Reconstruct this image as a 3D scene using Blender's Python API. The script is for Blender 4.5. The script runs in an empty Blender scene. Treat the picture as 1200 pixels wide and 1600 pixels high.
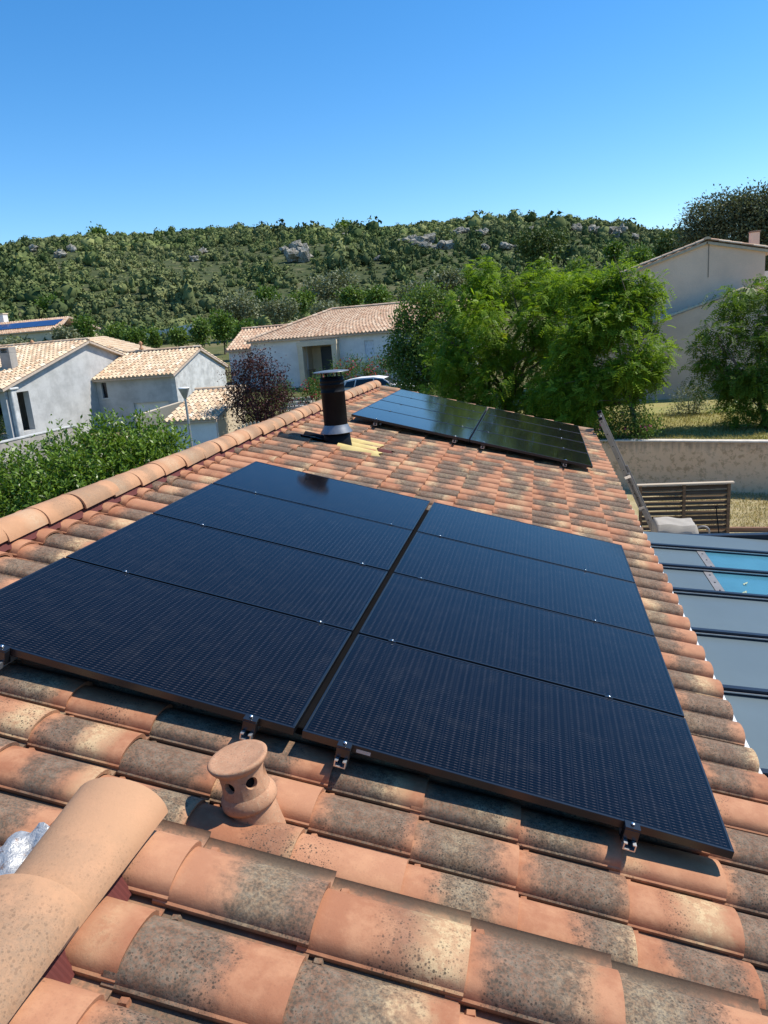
import bpy, bmesh, math, random
import numpy as np
from mathutils import Matrix, Vector, Euler

rnd = random.Random(7)
RG = np.random.default_rng(11)
S = bpy.context.scene
COL = S.collection

# ------------------------------------------------------------------ camera, sky, sun, exposure
CAM = np.array([1.01285, -2.58256, 4.95613])
RW = np.array([[0.97692524, 0.19884640, -0.07795635],
               [-0.02700811, -0.24705303, -0.96862555],
               [-0.21186705, 0.94838015, -0.23598187]])
FPX = 1154.787
cd = bpy.data.cameras.new('camera'); cam = bpy.data.objects.new('camera', cd); COL.objects.link(cam)
m = Matrix.Identity(4)
for i in range(3):
    m[i][0] = RW[0][i]; m[i][1] = -RW[1][i]; m[i][2] = -RW[2][i]; m[i][3] = CAM[i]
cam.matrix_world = m
cd.sensor_fit = 'VERTICAL'; cd.sensor_height = 24.0; cd.lens = FPX / 1600 * 24.0
cd.clip_start = 0.05; cd.clip_end = 6000
S.camera = cam

SUN = Vector((0.60, 0.25, 0.90)).normalized()
w = bpy.data.worlds.new('World'); S.world = w; w.use_nodes = True
nt = w.node_tree; nt.nodes.clear()
sky = nt.nodes.new('ShaderNodeTexSky'); sky.sky_type = 'NISHITA'; sky.sun_disc = False
sky.sun_elevation = math.asin(SUN.z); sky.sun_rotation = math.atan2(SUN.x, SUN.y)
sky.altitude = 0; sky.air_density = 1.0; sky.dust_density = 0.1; sky.ozone_density = 4.2
hsv = nt.nodes.new('ShaderNodeHueSaturation'); hsv.inputs['Saturation'].default_value = 1.30; hsv.inputs['Value'].default_value = 1.0
bg = nt.nodes.new('ShaderNodeBackground'); bg.inputs['Strength'].default_value = 0.126
wo = nt.nodes.new('ShaderNodeOutputWorld')
nt.links.new(sky.outputs[0], hsv.inputs['Color']); nt.links.new(hsv.outputs[0], bg.inputs[0]); nt.links.new(bg.outputs[0], wo.inputs[0])

sl = bpy.data.lights.new('sun', 'SUN'); sl.energy = 3.9; sl.angle = math.radians(0.5); sl.color = (1.0, 0.94, 0.84)
so = bpy.data.objects.new('sun', sl); COL.objects.link(so); so.rotation_mode = 'QUATERNION'
so.rotation_quaternion = (-SUN).to_track_quat('-Z', 'Y'); so.location = (20, 10, 40)
S.view_settings.view_transform = 'Standard'; S.view_settings.look = 'None'
S.view_settings.exposure = 0.60; S.view_settings.gamma = 1.0; S.view_settings.use_curve_mapping = False
S.render.engine = 'CYCLES'
S.cycles.max_bounces = 6; S.cycles.diffuse_bounces = 3; S.cycles.glossy_bounces = 3; S.cycles.transmission_bounces = 4; S.cycles.transparent_max_bounces = 6

# ------------------------------------------------------------------ pixel helpers (photo 1200x1600) -> world points
def ray(x, y):
    return RW.T @ np.array([(x - 600) / FPX, (y - 800) / FPX, 1.0])
def atY(x, y, Y):
    d = ray(x, y); return CAM + d * (Y - CAM[1]) / d[1]
def atX(x, y, X):
    d = ray(x, y); return CAM + d * (X - CAM[0]) / d[0]
def atZ(x, y, Z):
    d = ray(x, y); return CAM + d * (Z - CAM[2]) / d[2]

# ------------------------------------------------------------------ object helpers
def thing(name, label, cat, loc=(0, 0, 0), rotz=0.0, group=None):
    o = bpy.data.objects.new(name, None); COL.objects.link(o)
    o.empty_display_size = 0.2
    o.location = loc; o.rotation_euler = (0, 0, rotz); o['label'] = label; o['category'] = cat
    if group: o['group'] = group
    return o
def tag(o, label, cat, group=None, kind=None):
    o['label'] = label; o['category'] = cat
    if group: o['group'] = group
    if kind: o['kind'] = kind
    return o

class MB:
    """collects shapes, links them as one mesh object"""
    def __init__(s): s.v = []; s.f = []; s.sm = []
    def add(s, vs, fs, smooth=False):
        b = len(s.v); s.v += [tuple(map(float, p)) for p in vs]
        for f in fs: s.f.append(tuple(b + i for i in f)); s.sm.append(smooth)
        return s
    def box(s, lo, hi, M=None, bev=0.0):
        x0, y0, z0 = lo; x1, y1, z1 = hi
        if bev > 0:
            b = min(bev, (x1-x0)/2.01, (y1-y0)/2.01, (z1-z0)/2.01)
            bm = bmesh.new(); bmesh.ops.create_cube(bm, size=1)
            for q in bm.verts: q.co = Vector(((x0+x1)/2+q.co.x*(x1-x0), (y0+y1)/2+q.co.y*(y1-y0), (z0+z1)/2+q.co.z*(z1-z0)))
            bmesh.ops.bevel(bm, geom=bm.edges[:], offset=b, segments=1, affect='EDGES', profile=0.5)
            bm.verts.index_update()
            P = [q.co.copy() for q in bm.verts]; F = [[l.index for l in f.verts] for f in bm.faces]; bm.free()
        else:
            P = [Vector(p) for p in ((x0,y0,z0),(x1,y0,z0),(x1,y1,z0),(x0,y1,z0),(x0,y0,z1),(x1,y0,z1),(x1,y1,z1),(x0,y1,z1))]
            F = [(3,2,1,0),(4,5,6,7),(0,1,5,4),(1,2,6,5),(2,3,7,6),(3,0,4,7)]
        if M is not None: P = [M @ p for p in P]
        return s.add(P, F)
    def tube(s, pts, radii, n=8, cap=True, smooth=True):
        pts = [Vector(p) for p in pts]
        if not hasattr(radii, '__len__'): radii = [radii] * len(pts)
        vs = []; prev = None
        for i, p in enumerate(pts):
            d = (pts[min(i+1, len(pts)-1)] - pts[max(i-1, 0)]).normalized()
            if prev is None:
                a = d.orthogonal().normalized()
            else:
                a = (prev - d * prev.dot(d));  a = a.normalized() if a.length > 1e-5 else d.orthogonal().normalized()
            prev = a; b = d.cross(a)
            for k in range(n):
                t = 2*math.pi*k/n; vs.append(p + (a*math.cos(t) + b*math.sin(t)) * radii[i])
        fs = []
        for i in range(len(pts)-1):
            for k in range(n):
                k2 = (k+1) % n; fs.append((i*n+k, i*n+k2, (i+1)*n+k2, (i+1)*n+k))
        s.add(vs, fs, smooth)
        if cap:
            e = (len(pts)-1)*n
            s.add(vs[:n], [tuple(range(n))[::-1]]); s.add(vs[e:], [tuple(range(n))])
        return s
    def lathe(s, prof, n=24, M=None, smooth=True):
        vs = []
        for r, z in prof:
            for k in range(n):
                t = 2*math.pi*k/n; p = Vector((r*math.cos(t), r*math.sin(t), z)); vs.append(M @ p if M is not None else p)
        fs = []
        for i in range(len(prof)-1):
            for k in range(n):
                k2 = (k+1) % n; fs.append((i*n+k, i*n+k2, (i+1)*n+k2, (i+1)*n+k))
        return s.add(vs, fs, smooth)
    def prism(s, poly, axis_vec):
        """extrude polygon (list of 3d pts) along vector"""
        n = len(poly); a = Vector(axis_vec); P = [Vector(p) for p in poly]
        return s.add(P + [p + a for p in P], [tuple(range(n))[::-1], tuple(range(n, 2*n))] + [(i, (i+1) % n, n+(i+1) % n, n+i) for i in range(n)])
    def mesh(s, name):
        me = bpy.data.meshes.new(name); me.from_pydata(s.v, [], s.f)
        me.polygons.foreach_set('use_smooth', s.sm); me.update()
        bm = bmesh.new(); bm.from_mesh(me); bmesh.ops.recalc_face_normals(bm, faces=bm.faces[:]); bm.to_mesh(me); bm.free()
        return me
    def build(s, name, mat, parent=None):
        me = s.mesh(name)
        if mat: me.materials.append(mat)
        o = bpy.data.objects.new(name, me); COL.objects.link(o)
        if parent: o.parent = parent
        return o

def np_mesh(name, V, Q, mat, parent=None, tint=None, smooth=False):
    """V (n,3), Q (m,k) -> linked object; tint per vertex"""
    me = bpy.data.meshes.new(name); k = Q.shape[1]
    me.vertices.add(len(V)); me.vertices.foreach_set('co', V.astype(np.float32).ravel())
    me.loops.add(Q.size); me.loops.foreach_set('vertex_index', Q.astype(np.int32).ravel())
    me.polygons.add(len(Q)); me.polygons.foreach_set('loop_start', np.arange(0, Q.size, k, dtype=np.int32))
    if smooth: me.polygons.foreach_set('use_smooth', np.ones(len(Q), dtype=bool))
    me.update(calc_edges=True)
    if tint is not None:
        a = me.attributes.new('tint', 'FLOAT', 'POINT'); a.data.foreach_set('value', tint.astype(np.float32))
    if mat: me.materials.append(mat)
    o = bpy.data.objects.new(name, me); COL.objects.link(o)
    if parent: o.parent = parent
    return o

def struct(o):
    o['kind'] = 'structure'; return o

# ------------------------------------------------------------------ materials
class NT:
    def __init__(s, name):
        s.m = bpy.data.materials.new(name); s.m.use_nodes = True; s.t = s.m.node_tree; s.t.nodes.clear()
        s.out = s.n('ShaderNodeOutputMaterial')
    def n(s, typ, **kw):
        q = s.t.nodes.new(typ)
        for k, v in kw.items(): setattr(q, k, v)
        return q
    def l(s, a, b): s.t.links.new(a, b)
    def val(s, sock, v):
        if isinstance(v, bpy.types.NodeSocket): s.l(v, sock)
        elif v is not None:
            if sock.type == 'RGBA' and len(v) == 3: v = (*v, 1)
            sock.default_value = v
    def math(s, op, a, b=None, c=None, clamp=False):
        q = s.n('ShaderNodeMath', operation=op); q.use_clamp = clamp
        for i, v in enumerate((a, b, c)):
            if v is not None: s.val(q.inputs[i], v)
        return q.outputs[0]
    def mix(s, f, a, b, mode='MIX'):
        q = s.n('ShaderNodeMix', data_type='RGBA', blend_type=mode)
        s.val(q.inputs[0], f); s.val(q.inputs[6], a); s.val(q.inputs[7], b); return q.outputs[2]
    def noise(s, co, scale, detail=3, rough=0.5, dim='3D'):
        q = s.n('ShaderNodeTexNoise'); q.inputs['Scale'].default_value = scale; q.inputs['Detail'].default_value = detail; q.inputs['Roughness'].default_value = rough
        if co is not None: s.l(co, q.inputs['Vector'])
        return q.outputs['Fac']
    def voro(s, co, scale, feature='F1', out='Distance'):
        q = s.n('ShaderNodeTexVoronoi', feature=feature); q.inputs['Scale'].default_value = scale
        if co is not None: s.l(co, q.inputs['Vector'])
        return q.outputs[out]
    def ramp(s, f, stops):
        q = s.n('ShaderNodeValToRGB'); s.l(f, q.inputs[0]); e = q.color_ramp.elements
        while len(e) < len(stops): e.new(0.5)
        for i, (p, c) in enumerate(stops):
            e[i].position = p; e[i].color = (*c, 1) if len(c) == 3 else c
        return q.outputs[0]
    def step(s, f, a, b):
        q = s.n('ShaderNodeMapRange'); q.interpolation_type = 'SMOOTHSTEP'
        s.l(f, q.inputs['Value']); q.inputs['From Min'].default_value = a; q.inputs['From Max'].default_value = b
        return q.outputs['Result']
    def coord(s, which='Object'):
        return s.n('ShaderNodeTexCoord').outputs[which]
    def pos(s): return s.n('ShaderNodeNewGeometry').outputs['Position']
    def attr(s, name, out='Fac'):
        return s.n('ShaderNodeAttribute', attribute_name=name).outputs[out]
    def objrand(s): return s.n('ShaderNodeObjectInfo').outputs['Random']
    def bump(s, h, strength=0.3, dist=0.01):
        q = s.n('ShaderNodeBump'); q.inputs['Strength'].default_value = strength; q.inputs['Distance'].default_value = dist
        s.l(h, q.inputs['Height']); return q.outputs[0]
    def pbsdf(s, col, rough=0.7, metal=0.0, normal=None, spec=0.5, coat=None):
        q = s.n('ShaderNodeBsdfPrincipled')
        s.val(q.inputs['Base Color'], col); s.val(q.inputs['Roughness'], rough); s.val(q.inputs['Metallic'], metal)
        q.inputs['Specular IOR Level'].default_value = spec
        if normal is not None: s.l(normal, q.inputs['Normal'])
        s.l(q.outputs[0], s.out.inputs[0]); s.b = q
        return s.m

def simple(name, col, rough=0.6, metal=0.0, var=0.12, scale=8.0, bump=0.0, spec=0.5, bscale=60):
    t = NT(name); p = t.coord('Object')
    n1 = t.noise(p, scale, 5, 0.6)
    c = t.mix(t.step(n1, 0.3, 0.7), tuple(x*(1-var) for x in col), tuple(min(1, x*(1+var)) for x in col))
    nm = t.bump(t.noise(p, bscale, 4, 0.6), bump, 0.01) if bump else None
    return t.pbsdf(c, rough, metal, nm, spec)

def leafmat(name, dark, light, trans=0.35, rough=0.45, alt=None, spec=0.18):
    t = NT(name); ti = t.attr('tint')
    c = t.mix(ti, dark, light)
    if alt:  # some leaves yellowed
        c = t.mix(t.step(ti, 0.9, 1.0), c, alt)
    q = t.n('ShaderNodeBsdfPrincipled'); t.val(q.inputs['Base Color'], c); q.inputs['Roughness'].default_value = rough; q.inputs['Specular IOR Level'].default_value = spec
    tr = t.n('ShaderNodeBsdfTranslucent'); t.l(t.mix(1.0, c, (1.0, 1.0, 0.45), 'MULTIPLY'), tr.inputs[0])
    mx = t.n('ShaderNodeMixShader'); mx.inputs[0].default_value = trans
    t.l(q.outputs[0], mx.inputs[1]); t.l(tr.outputs[0], mx.inputs[2]); t.l(mx.outputs[0], t.out.inputs[0])
    return t.m

def forest_mat():
    t = NT('forest_leaves'); ti = t.attr('tint'); p = t.pos()
    n1 = t.noise(p, .018, 4, .6); n2 = t.noise(p, .07, 4, .65)
    c = t.ramp(ti, [(0.0, (.045, .072, .024)), (.45, (.135, .172, .056)), (1.0, (.265, .275, .11))])
    c = t.mix(t.math('MULTIPLY', t.step(n1, .42, .62), .55), c, (.140, .150, .070)); c = t.mix(t.math('MULTIPLY', t.step(n2, .52, .7), .5), c, (.055, .080, .034))
    return t.pbsdf(c, .9, 0, None, .05)
def tile_material(name, a=(0.44, 0.212, 0.118), b=(0.33, 0.135, 0.070), grey=(0.085, 0.066, 0.047), cream=(0.60, 0.45, 0.25), amount=1.0):
    """weathered clay: per tile tone, a sooty band along each tile, cream lichen, black spots"""
    t = NT(name)
    r1 = t.math('FRACT', t.math('ADD', t.math('MULTIPLY', t.objrand(), 7.13), t.attr('trand')))
    r2 = t.math('FRACT', t.math('MULTIPLY', r1, 17.77)); r3 = t.math('FRACT', t.math('MULTIPLY', r1, 61.31)); r4 = t.math('FRACT', t.math('MULTIPLY', r1, 137.9))
    pos = t.pos()
    uv = t.n('ShaderNodeUVMap', uv_map='UVMap').outputs[0]
    sep = t.n('ShaderNodeSeparateXYZ'); t.l(uv, sep.inputs[0]); u = sep.outputs[0]
    n0 = t.noise(pos, 3.0, 3, 0.5); n1 = t.noise(pos, 9.0, 5, 0.65); n2 = t.noise(pos, 28.0, 6, 0.75); n3 = t.noise(pos, 120.0, 5, 0.75)
    nn = t.math('SUBTRACT', t.math('ADD', t.math('MULTIPLY', n1, 0.55), t.math('MULTIPLY', n2, 0.45)), 0.5)
    base = t.mix(r2, a, b)
    base = t.mix(t.math('MULTIPLY', t.step(n1, 0.4, 0.7), 0.5), base, (0.56, 0.30, 0.165))
    def zone(c_, half, soft, k):
        d = t.math('ABSOLUTE', t.math('SUBTRACT', u, c_))
        q = t.n('ShaderNodeMapRange'); q.interpolation_type = 'SMOOTHSTEP'
        t.l(t.math('ADD', d, t.math('MULTIPLY', nn, k)), q.inputs['Value']); t.val(q.inputs['From Min'], half); t.val(q.inputs['From Max'], t.math('ADD', half, soft)); q.inputs['To Min'].default_value = 1; q.inputs['To Max'].default_value = 0
        return q.outputs['Result']
    cen = t.math('ADD', 0.18, t.math('MULTIPLY', r3, 0.62))
    # cream lichen beside the soot
    cen2 = t.math('ADD', cen, t.math('MULTIPLY', t.math('SUBTRACT', r2, 0.45), 0.75))
    cr = t.math('MULTIPLY', zone(cen2, t.math('MULTIPLY', r4, 0.10), 0.2, 0.75), t.step(r4, 0.2, 0.6))
    c = t.mix(t.math('MULTIPLY', cr, t.math('ADD', 0.35 * amount, t.math('MULTIPLY', t.step(n2, 0.42, 0.62), 0.5 * amount))), base, cream)
    # soot
    half = t.math('MULTIPLY', t.math('POWER', r1, 1.6), 0.40)
    so_ = t.math('MULTIPLY', zone(cen, half, 0.24, 0.85), t.step(r1, 0.05, 0.3))
    fine = t.step(n3, 0.40, 0.60)
    c = t.mix(t.math('MULTIPLY', so_, t.math('ADD', 0.62 * amount, t.math('MULTIPLY', fine, 0.36 * amount))), c, t.mix(t.step(n2, 0.35, 0.7), grey, (0.20, 0.165, 0.12)))
    # black spots where lichen grows
    v1 = t.n('ShaderNodeTexVoronoi', feature='F1'); v1.inputs['Scale'].default_value = 105; t.l(pos, v1.inputs['Vector'])
    cs = t.n('ShaderNodeSeparateColor'); t.l(v1.outputs['Color'], cs.inputs[0])
    rad = t.math('MULTIPLY', cs.outputs[0], 0.48)
    spot = t.step(t.math('SUBTRACT', rad, v1.outputs['Distance']), -0.02, 0.07)
    v2 = t.n('ShaderNodeTexVoronoi', feature='F1'); v2.inputs['Scale'].default_value = 260; t.l(pos, v2.inputs['Vector'])
    cs2 = t.n('ShaderNodeSeparateColor'); t.l(v2.outputs['Color'], cs2.inputs[0])
    spot2 = t.step(t.math('SUBTRACT', t.math('MULTIPLY', cs2.outputs[0], 0.42), v2.outputs['Distance']), -0.02, 0.09)
    zs = t.math('ADD', 0.10, t.math('MULTIPLY', t.math('MAXIMUM', cr, zone(cen, t.math('ADD', half, 0.10), 0.14, 0.9)), 0.85))
    zs = t.math('MULTIPLY', zs, t.step(t.math('ADD', n0, t.math('MULTIPLY', n2, 0.5)), 0.55, 0.85))
    sp = t.math('MULTIPLY', t.math('MAXIMUM', spot, spot2), zs)
    c = t.mix(t.math('MULTIPLY', sp, 0.85 * amount * amount, clamp=True), c, (0.050, 0.040, 0.030))
    # flat channel, toned darker
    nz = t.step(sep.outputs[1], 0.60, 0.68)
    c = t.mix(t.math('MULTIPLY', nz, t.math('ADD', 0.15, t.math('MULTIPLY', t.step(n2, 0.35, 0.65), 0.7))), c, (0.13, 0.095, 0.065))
    c = t.mix(t.math('MULTIPLY', t.step(sep.outputs[1], 0.78, 0.9), 0.75), c, (0.085, 0.058, 0.040))  # near lip: shadow lines between tile rows painted into the colour
    bmp = t.bump(t.math('ADD', t.math('MULTIPLY', n3, 0.5), n2), 0.35, 0.004)
    return t.pbsdf(c, 0.85, 0, bmp, 0.2)

M = {}
M['tile'] = tile_material('clay_tile')
M['ridge'] = tile_material('clay_ridge', (0.50, 0.28, 0.155), (0.43, 0.225, 0.12), (0.22, 0.155, 0.10), (0.56, 0.42, 0.27), 0.6)
M['closer'] = simple('red_ridge_roll', (0.10, 0.018, 0.013), 0.85)
M['deck'] = simple('roof_underlay', (0.08, 0.06, 0.05), 0.9)
M['render_wall'] = simple('beige_wall_render', (0.55, 0.46, 0.36), 0.9, bump=0.3)
M['alu'] = simple('aluminium', (0.62, 0.63, 0.65), 0.38, 0.9, 0.06)
M['ladder_alu'] = simple('dull_ladder_aluminium', (0.25, 0.235, 0.22), 0.55, 0.5, 0.1)
M['steel'] = simple('bright_steel', (0.8, 0.8, 0.8), 0.25, 1.0, 0.03)
M['black_metal'] = simple('black_anodised_metal', (0.012, 0.013, 0.016), 0.3, 0.3, 0.1, spec=0.8)
M['black_pipe'] = simple('black_painted_pipe', (0.0055, 0.006, 0.0075), 0.5, 0.0, 0.2, spec=0.12)
M['matt_black'] = simple('matt_black_shade', (0.006, 0.006, 0.007), 0.9, 0, 0.1, spec=0.05)
M['grey_collar'] = simple('grey_metal_collar', (0.22, 0.23, 0.24), 0.4, 0.5)
M['anthracite'] = simple('anthracite_aluminium', (0.018, 0.023, 0.034), 0.35, 0.2, 0.1)
M['white_paint'] = simple('white_paint', (0.8, 0.79, 0.76), 0.5, 0, 0.04)
M['foil'] = None

def glass_cells():
    t = NT('solar_cells'); p = t.coord('Object')
    sp = t.n('ShaderNodeSeparateXYZ'); t.l(p, sp.inputs[0]); x, y = sp.outputs[0], sp.outputs[1]
    ln = t.math('ABSOLUTE', t.math('SUBTRACT', t.math('FRACT', t.math('MULTIPLY', y, 54/0.96)), 0.5))      # busbars along x
    line = t.math('LESS_THAN', ln, 0.07)
    da = t.math('ABSOLUTE', t.math('SUBTRACT', t.math('FRACT', t.math('MULTIPLY', x, 54/1.68)), 0.5))
    ul = t.math('GREATER_THAN', t.math('ABSOLUTE', t.math('SUBTRACT', t.math('FRACT', t.math('MULTIPLY', x, 36/1.68)), 0.5)), 0.462)
    dash = t.math('LESS_THAN', da, 0.2)
    cx = t.math('ABSOLUTE', t.math('SUBTRACT', t.math('FRACT', t.math('MULTIPLY', x, 18/1.68)), 0.5))
    cy = t.math('ABSOLUTE', t.math('SUBTRACT', t.math('FRACT', t.math('MULTIPLY', y, 6/0.96)), 0.5))
    gap = t.math('MAXIMUM', t.math('GREATER_THAN', cx, 0.488), t.math('GREATER_THAN', cy, 0.4935))
    ins = t.math('MULTIPLY', t.math('LESS_THAN', t.math('ABSOLUTE', t.math('SUBTRACT', x, 0.861)), 0.84), t.math('LESS_THAN', t.math('ABSOLUTE', t.math('SUBTRACT', y, 0.4945)), 0.478))
    vv = t.voro(p, 6.2, 'F1', 'Color')
    base = t.mix(t.noise(p, 1.7, 3), (0.0008, 0.0008, 0.0016), (0.0015, 0.0014, 0.0030))
    base = t.mix(t.math('MULTIPLY', gap, 0.8), base, (0.002, 0.0022, 0.004))
    lm = t.math('MULTIPLY', line, t.math('ADD', 0.30, t.math('MULTIPLY', dash, 0.70)))
    lm = t.math('MULTIPLY', lm, ins)
    c = t.mix(t.math('MULTIPLY', t.math('MULTIPLY', ul, ins), 0.3), base, (0.026, 0.026, 0.032))
    c = t.mix(t.math('MULTIPLY', lm, t.math('SUBTRACT', 1.0, gap)), c, (0.068, 0.058, 0.058))
    c = t.mix(t.math('SUBTRACT', 1.0, ins), c, (0.003, 0.0035, 0.006))
    dust = t.step(t.noise(t.pos(), 9.0, 6, 0.7), 0.45, 0.75)
    c = t.mix(t.math('MULTIPLY', dust, 0.012), c, (0.5, 0.47, 0.42))
    rg = t.math('ADD', 0.07, t.math('MULTIPLY', t.noise(p, 14.0, 5, 0.7), 0.05))
    mm = t.pbsdf(c, rg, 0, None, 0.13); t.b.inputs['Coat Weight'].default_value = 0.16; t.b.inputs['Coat Roughness'].default_value = 0.07; return mm
M['cells'] = glass_cells()

def render_mat(name, col, dirty=0.3, streak=None, scale=1.2):
    t = NT(name); p = t.pos()
    n1 = t.noise(p, scale, 6, 0.65); n2 = t.noise(p, 18.0, 5, 0.7)
    c = t.mix(t.step(n1, 0.32, 0.68), tuple(x*(1-dirty) for x in col), tuple(min(1, x*1.08) for x in col))
    c = t.mix(t.math('MULTIPLY', t.step(n2, 0.4, 0.7), 0.18), c, tuple(x*0.7 for x in col))
    mp = t.n('ShaderNodeMapping'); mp.inputs['Scale'].default_value = (0.8, 0.8, 3.5); t.l(p, mp.inputs[0])
    n3 = t.noise(mp.outputs[0], 1.3, 5, 0.7)
    c = t.mix(t.math('MULTIPLY', t.step(n3, 0.45, 0.7), dirty*0.8), c, tuple(min(1, x*1.25) for x in col))
    return t.pbsdf(c, 0.92, 0, t.bump(n2, 0.4, 0.02), 0.15)
M['cement'] = render_mat('grey_cement_render', (0.50, 0.495, 0.475), 0.22)
M['cement_light'] = render_mat('pale_cement_render', (0.60, 0.60, 0.57), 0.3, scale=2.5)
M['white_render'] = render_mat('off_white_render', (0.74, 0.725, 0.69), 0.1)
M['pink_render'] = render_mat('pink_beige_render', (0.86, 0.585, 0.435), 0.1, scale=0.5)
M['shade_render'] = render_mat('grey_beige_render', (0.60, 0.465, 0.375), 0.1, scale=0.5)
M['cream_render'] = render_mat('cream_render', (0.66, 0.54, 0.38), 0.1)
M['concrete'] = render_mat('bare_concrete', (0.40, 0.37, 0.33), 0.25)
def roughcast():
    t = NT('beige_roughcast'); p = t.pos()
    n1 = t.noise(p, 7.0, 6, 0.75); n2 = t.noise(p, 40.0, 4, 0.7); n4 = t.noise(p, 0.8, 3, 0.5)
    c = t.mix(t.step(n1, 0.50, 0.60), (0.85, 0.56, 0.335), (0.58, 0.36, 0.20))
    c = t.mix(t.math('MULTIPLY', t.step(n4, 0.4, 0.65), 0.4), c, (0.85, 0.60, 0.39))
    mp = t.n('ShaderNodeMapping'); mp.inputs['Scale'].default_value = (5, 5, 0.35); t.l(p, mp.inputs[0])
    st = t.noise(mp.outputs[0], 1.6, 4, 0.6)
    sp = t.n('ShaderNodeSeparateXYZ'); t.l(p, sp.inputs[0])
    topd = t.step(t.math('ADD', sp.outputs[2], t.math('MULTIPLY', st, 0.7)), 1.45, 1.8)
    c = t.mix(t.math('MULTIPLY', topd, 0.6), c, (0.22, 0.17, 0.13))
    return t.pbsdf(c, 0.95, 0, t.bump(t.math('ADD', n1, n2), 0.6, 0.02), 0.1)
M['roughcast'] = roughcast()
M['coping'] = simple('pale_coping', (0.62, 0.55, 0.46), 0.9, bump=0.2)
def wood(name, a, b, sc=(2, 30, 30)):
    t = NT(name); p = t.coord('Object'); mp = t.n('ShaderNodeMapping'); mp.inputs['Scale'].default_value = sc; t.l(p, mp.inputs[0])
    n = t.noise(mp.outputs[0], 1.0, 5, 0.65)
    c = t.mix(t.step(n, 0.3, 0.7), a, b); c = t.mix(t.math('MULTIPLY', t.objrand(), 0.4), c, tuple(x*0.6 for x in a))
    return t.pbsdf(c, 0.85, 0, t.bump(n, 0.3, 0.01), 0.2)
M['weathered_wood'] = wood('weathered_wood', (0.095, 0.06, 0.034), (0.20, 0.135, 0.08))
M['pale_wood'] = wood('pale_weathered_wood', (0.46, 0.36, 0.25), (0.6, 0.5, 0.38))
M['edging_wood'] = wood('brown_edging_wood', (0.22, 0.12, 0.075), (0.32, 0.19, 0.12))
M['dark_glass'] = simple('dark_glass', (0.012, 0.014, 0.018), 0.08, 0, 0.1)
M['dark_door'] = simple('dark_blue_door', (0.018, 0.028, 0.045), 0.45)
M['shutter'] = simple('pale_blue_shutter', (0.62, 0.66, 0.70), 0.6)
M['brown_cap'] = simple('brown_clay_cap', (.26, .15, .10), .8)
M['stain'] = simple('dark_water_stain', (.24, .18, .14), .9)
M['roof_edge'] = simple('mortared_roof_edge', (.50, .40, .31), .9)
M['bark'] = simple('bark', (0.14, 0.10, 0.07), 0.95, 0, 0.35, 10, 0.8)
M['far_tile'] = None

def far_tile_mat(name, cols, dark=(0.20, 0.12, 0.08)):
    t = NT(name); r = t.attr('trand'); n = t.noise(t.pos(), 2.2, 4, 0.6)
    c = t.ramp(r, [(0.0, cols[0]), (0.35, cols[1]), (0.7, cols[2]), (1.0, cols[3])])
    c = t.mix(t.math('MULTIPLY', t.step(n, 0.45, 0.75), 0.35), c, dark)
    return t.pbsdf(c, 0.88, 0, None, 0.2)
M['far_tile'] = far_tile_mat('pale_roof_tiles', [(0.60, 0.44, 0.28), (0.70, 0.55, 0.37), (0.50, 0.33, 0.20), (0.76, 0.63, 0.46)])
M['far_tile_pink'] = far_tile_mat('pink_roof_tiles', [(0.54, 0.36, 0.24), (0.62, 0.45, 0.31), (0.45, 0.27, 0.17), (0.68, 0.53, 0.38)])

# ------------------------------------------------------------------ terrain
CREST = [(-180, .05), (-70, .05), (-60, .065), (-48.2, .083), (-43, .106), (-37.3, .128), (-35.6, .1372), (-34, .1407), (-31.5, .1424), (-29, .1409), (-24.7, .1391), (-19.3, .1363), (-16.5, .1345), (-13.7, .1314), (-9.1, .128),
         (-6.3, .1276), (-3.1, .1247), (-.35, .1207), (2.7, .1134), (5.3, .1035), (7, .093), (9.7, .085), (11.9, .075), (15, .058), (22, .035), (35, .03), (60, .03), (180, .05)]
ca = np.radians([a for a, _ in CREST]); ce = np.array([e for _, e in CREST])
BD = np.array([0, 22, 30, 36, 40, 45, 60, 70, 100, 150.]); BZ = np.array([0, 0, .3, .8, 1.25, 1.95, 2.7, 3.2, 5.4, 9.5])
DC = 430.0
def vnoise(x, y, s, seed=0):
    return (np.sin(x/s*1.7 + seed) * np.cos(y/s*1.3 + seed*2.1) + 0.5*np.sin((x+y)/s*3.1 + seed*1.3) + 0.35*np.sin((x*0.7-y)/s*5.3 + seed*.7)) / 1.85
def terrain(x, y):
    x = np.asarray(x, float); y = np.asarray(y, float)
    d = np.hypot(x, y); az = np.arctan2(x, y)
    base = np.interp(d, BD, BZ)
    dc = np.hypot(x - CAM[0], y - CAM[1]) + 1e-6
    azc = np.arctan2(x - CAM[0], y - CAM[1])
    zc = CAM[2] + np.interp(azc, ca, ce) * DC - 2.4
    t = np.clip((d - 150) / (DC - 150), 0, 1)
    prof = 0.55 * t + 0.45 * (1 - (1 - t) ** 2)
    h = np.where(d <= 150, base, 9.5 + (zc - 9.5) * prof)
    h = h + np.where(d > 150, vnoise(x, y, 40, 1.0) * 2.4 * np.sin(np.pi * t) , 0)
    back = np.clip((d - DC) / 500, 0, 1)
    h = np.where(d > DC, h * (1 - 0.7 * back), h)
    return h
NA, rr = 300, np.concatenate([np.linspace(0.5, 60, 50), np.geomspace(62, 480, 70), np.geomspace(520, 4500, 12)])
A = np.linspace(0, 2*np.pi, NA, endpoint=False)
gx = (rr[:, None] * np.sin(A)[None]).ravel(); gy = (rr[:, None] * np.cos(A)[None]).ravel()
gz = terrain(gx, gy)
V = np.stack([gx, gy, gz], 1); V = np.concatenate([V, [[0, 0, 0]]])
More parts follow.
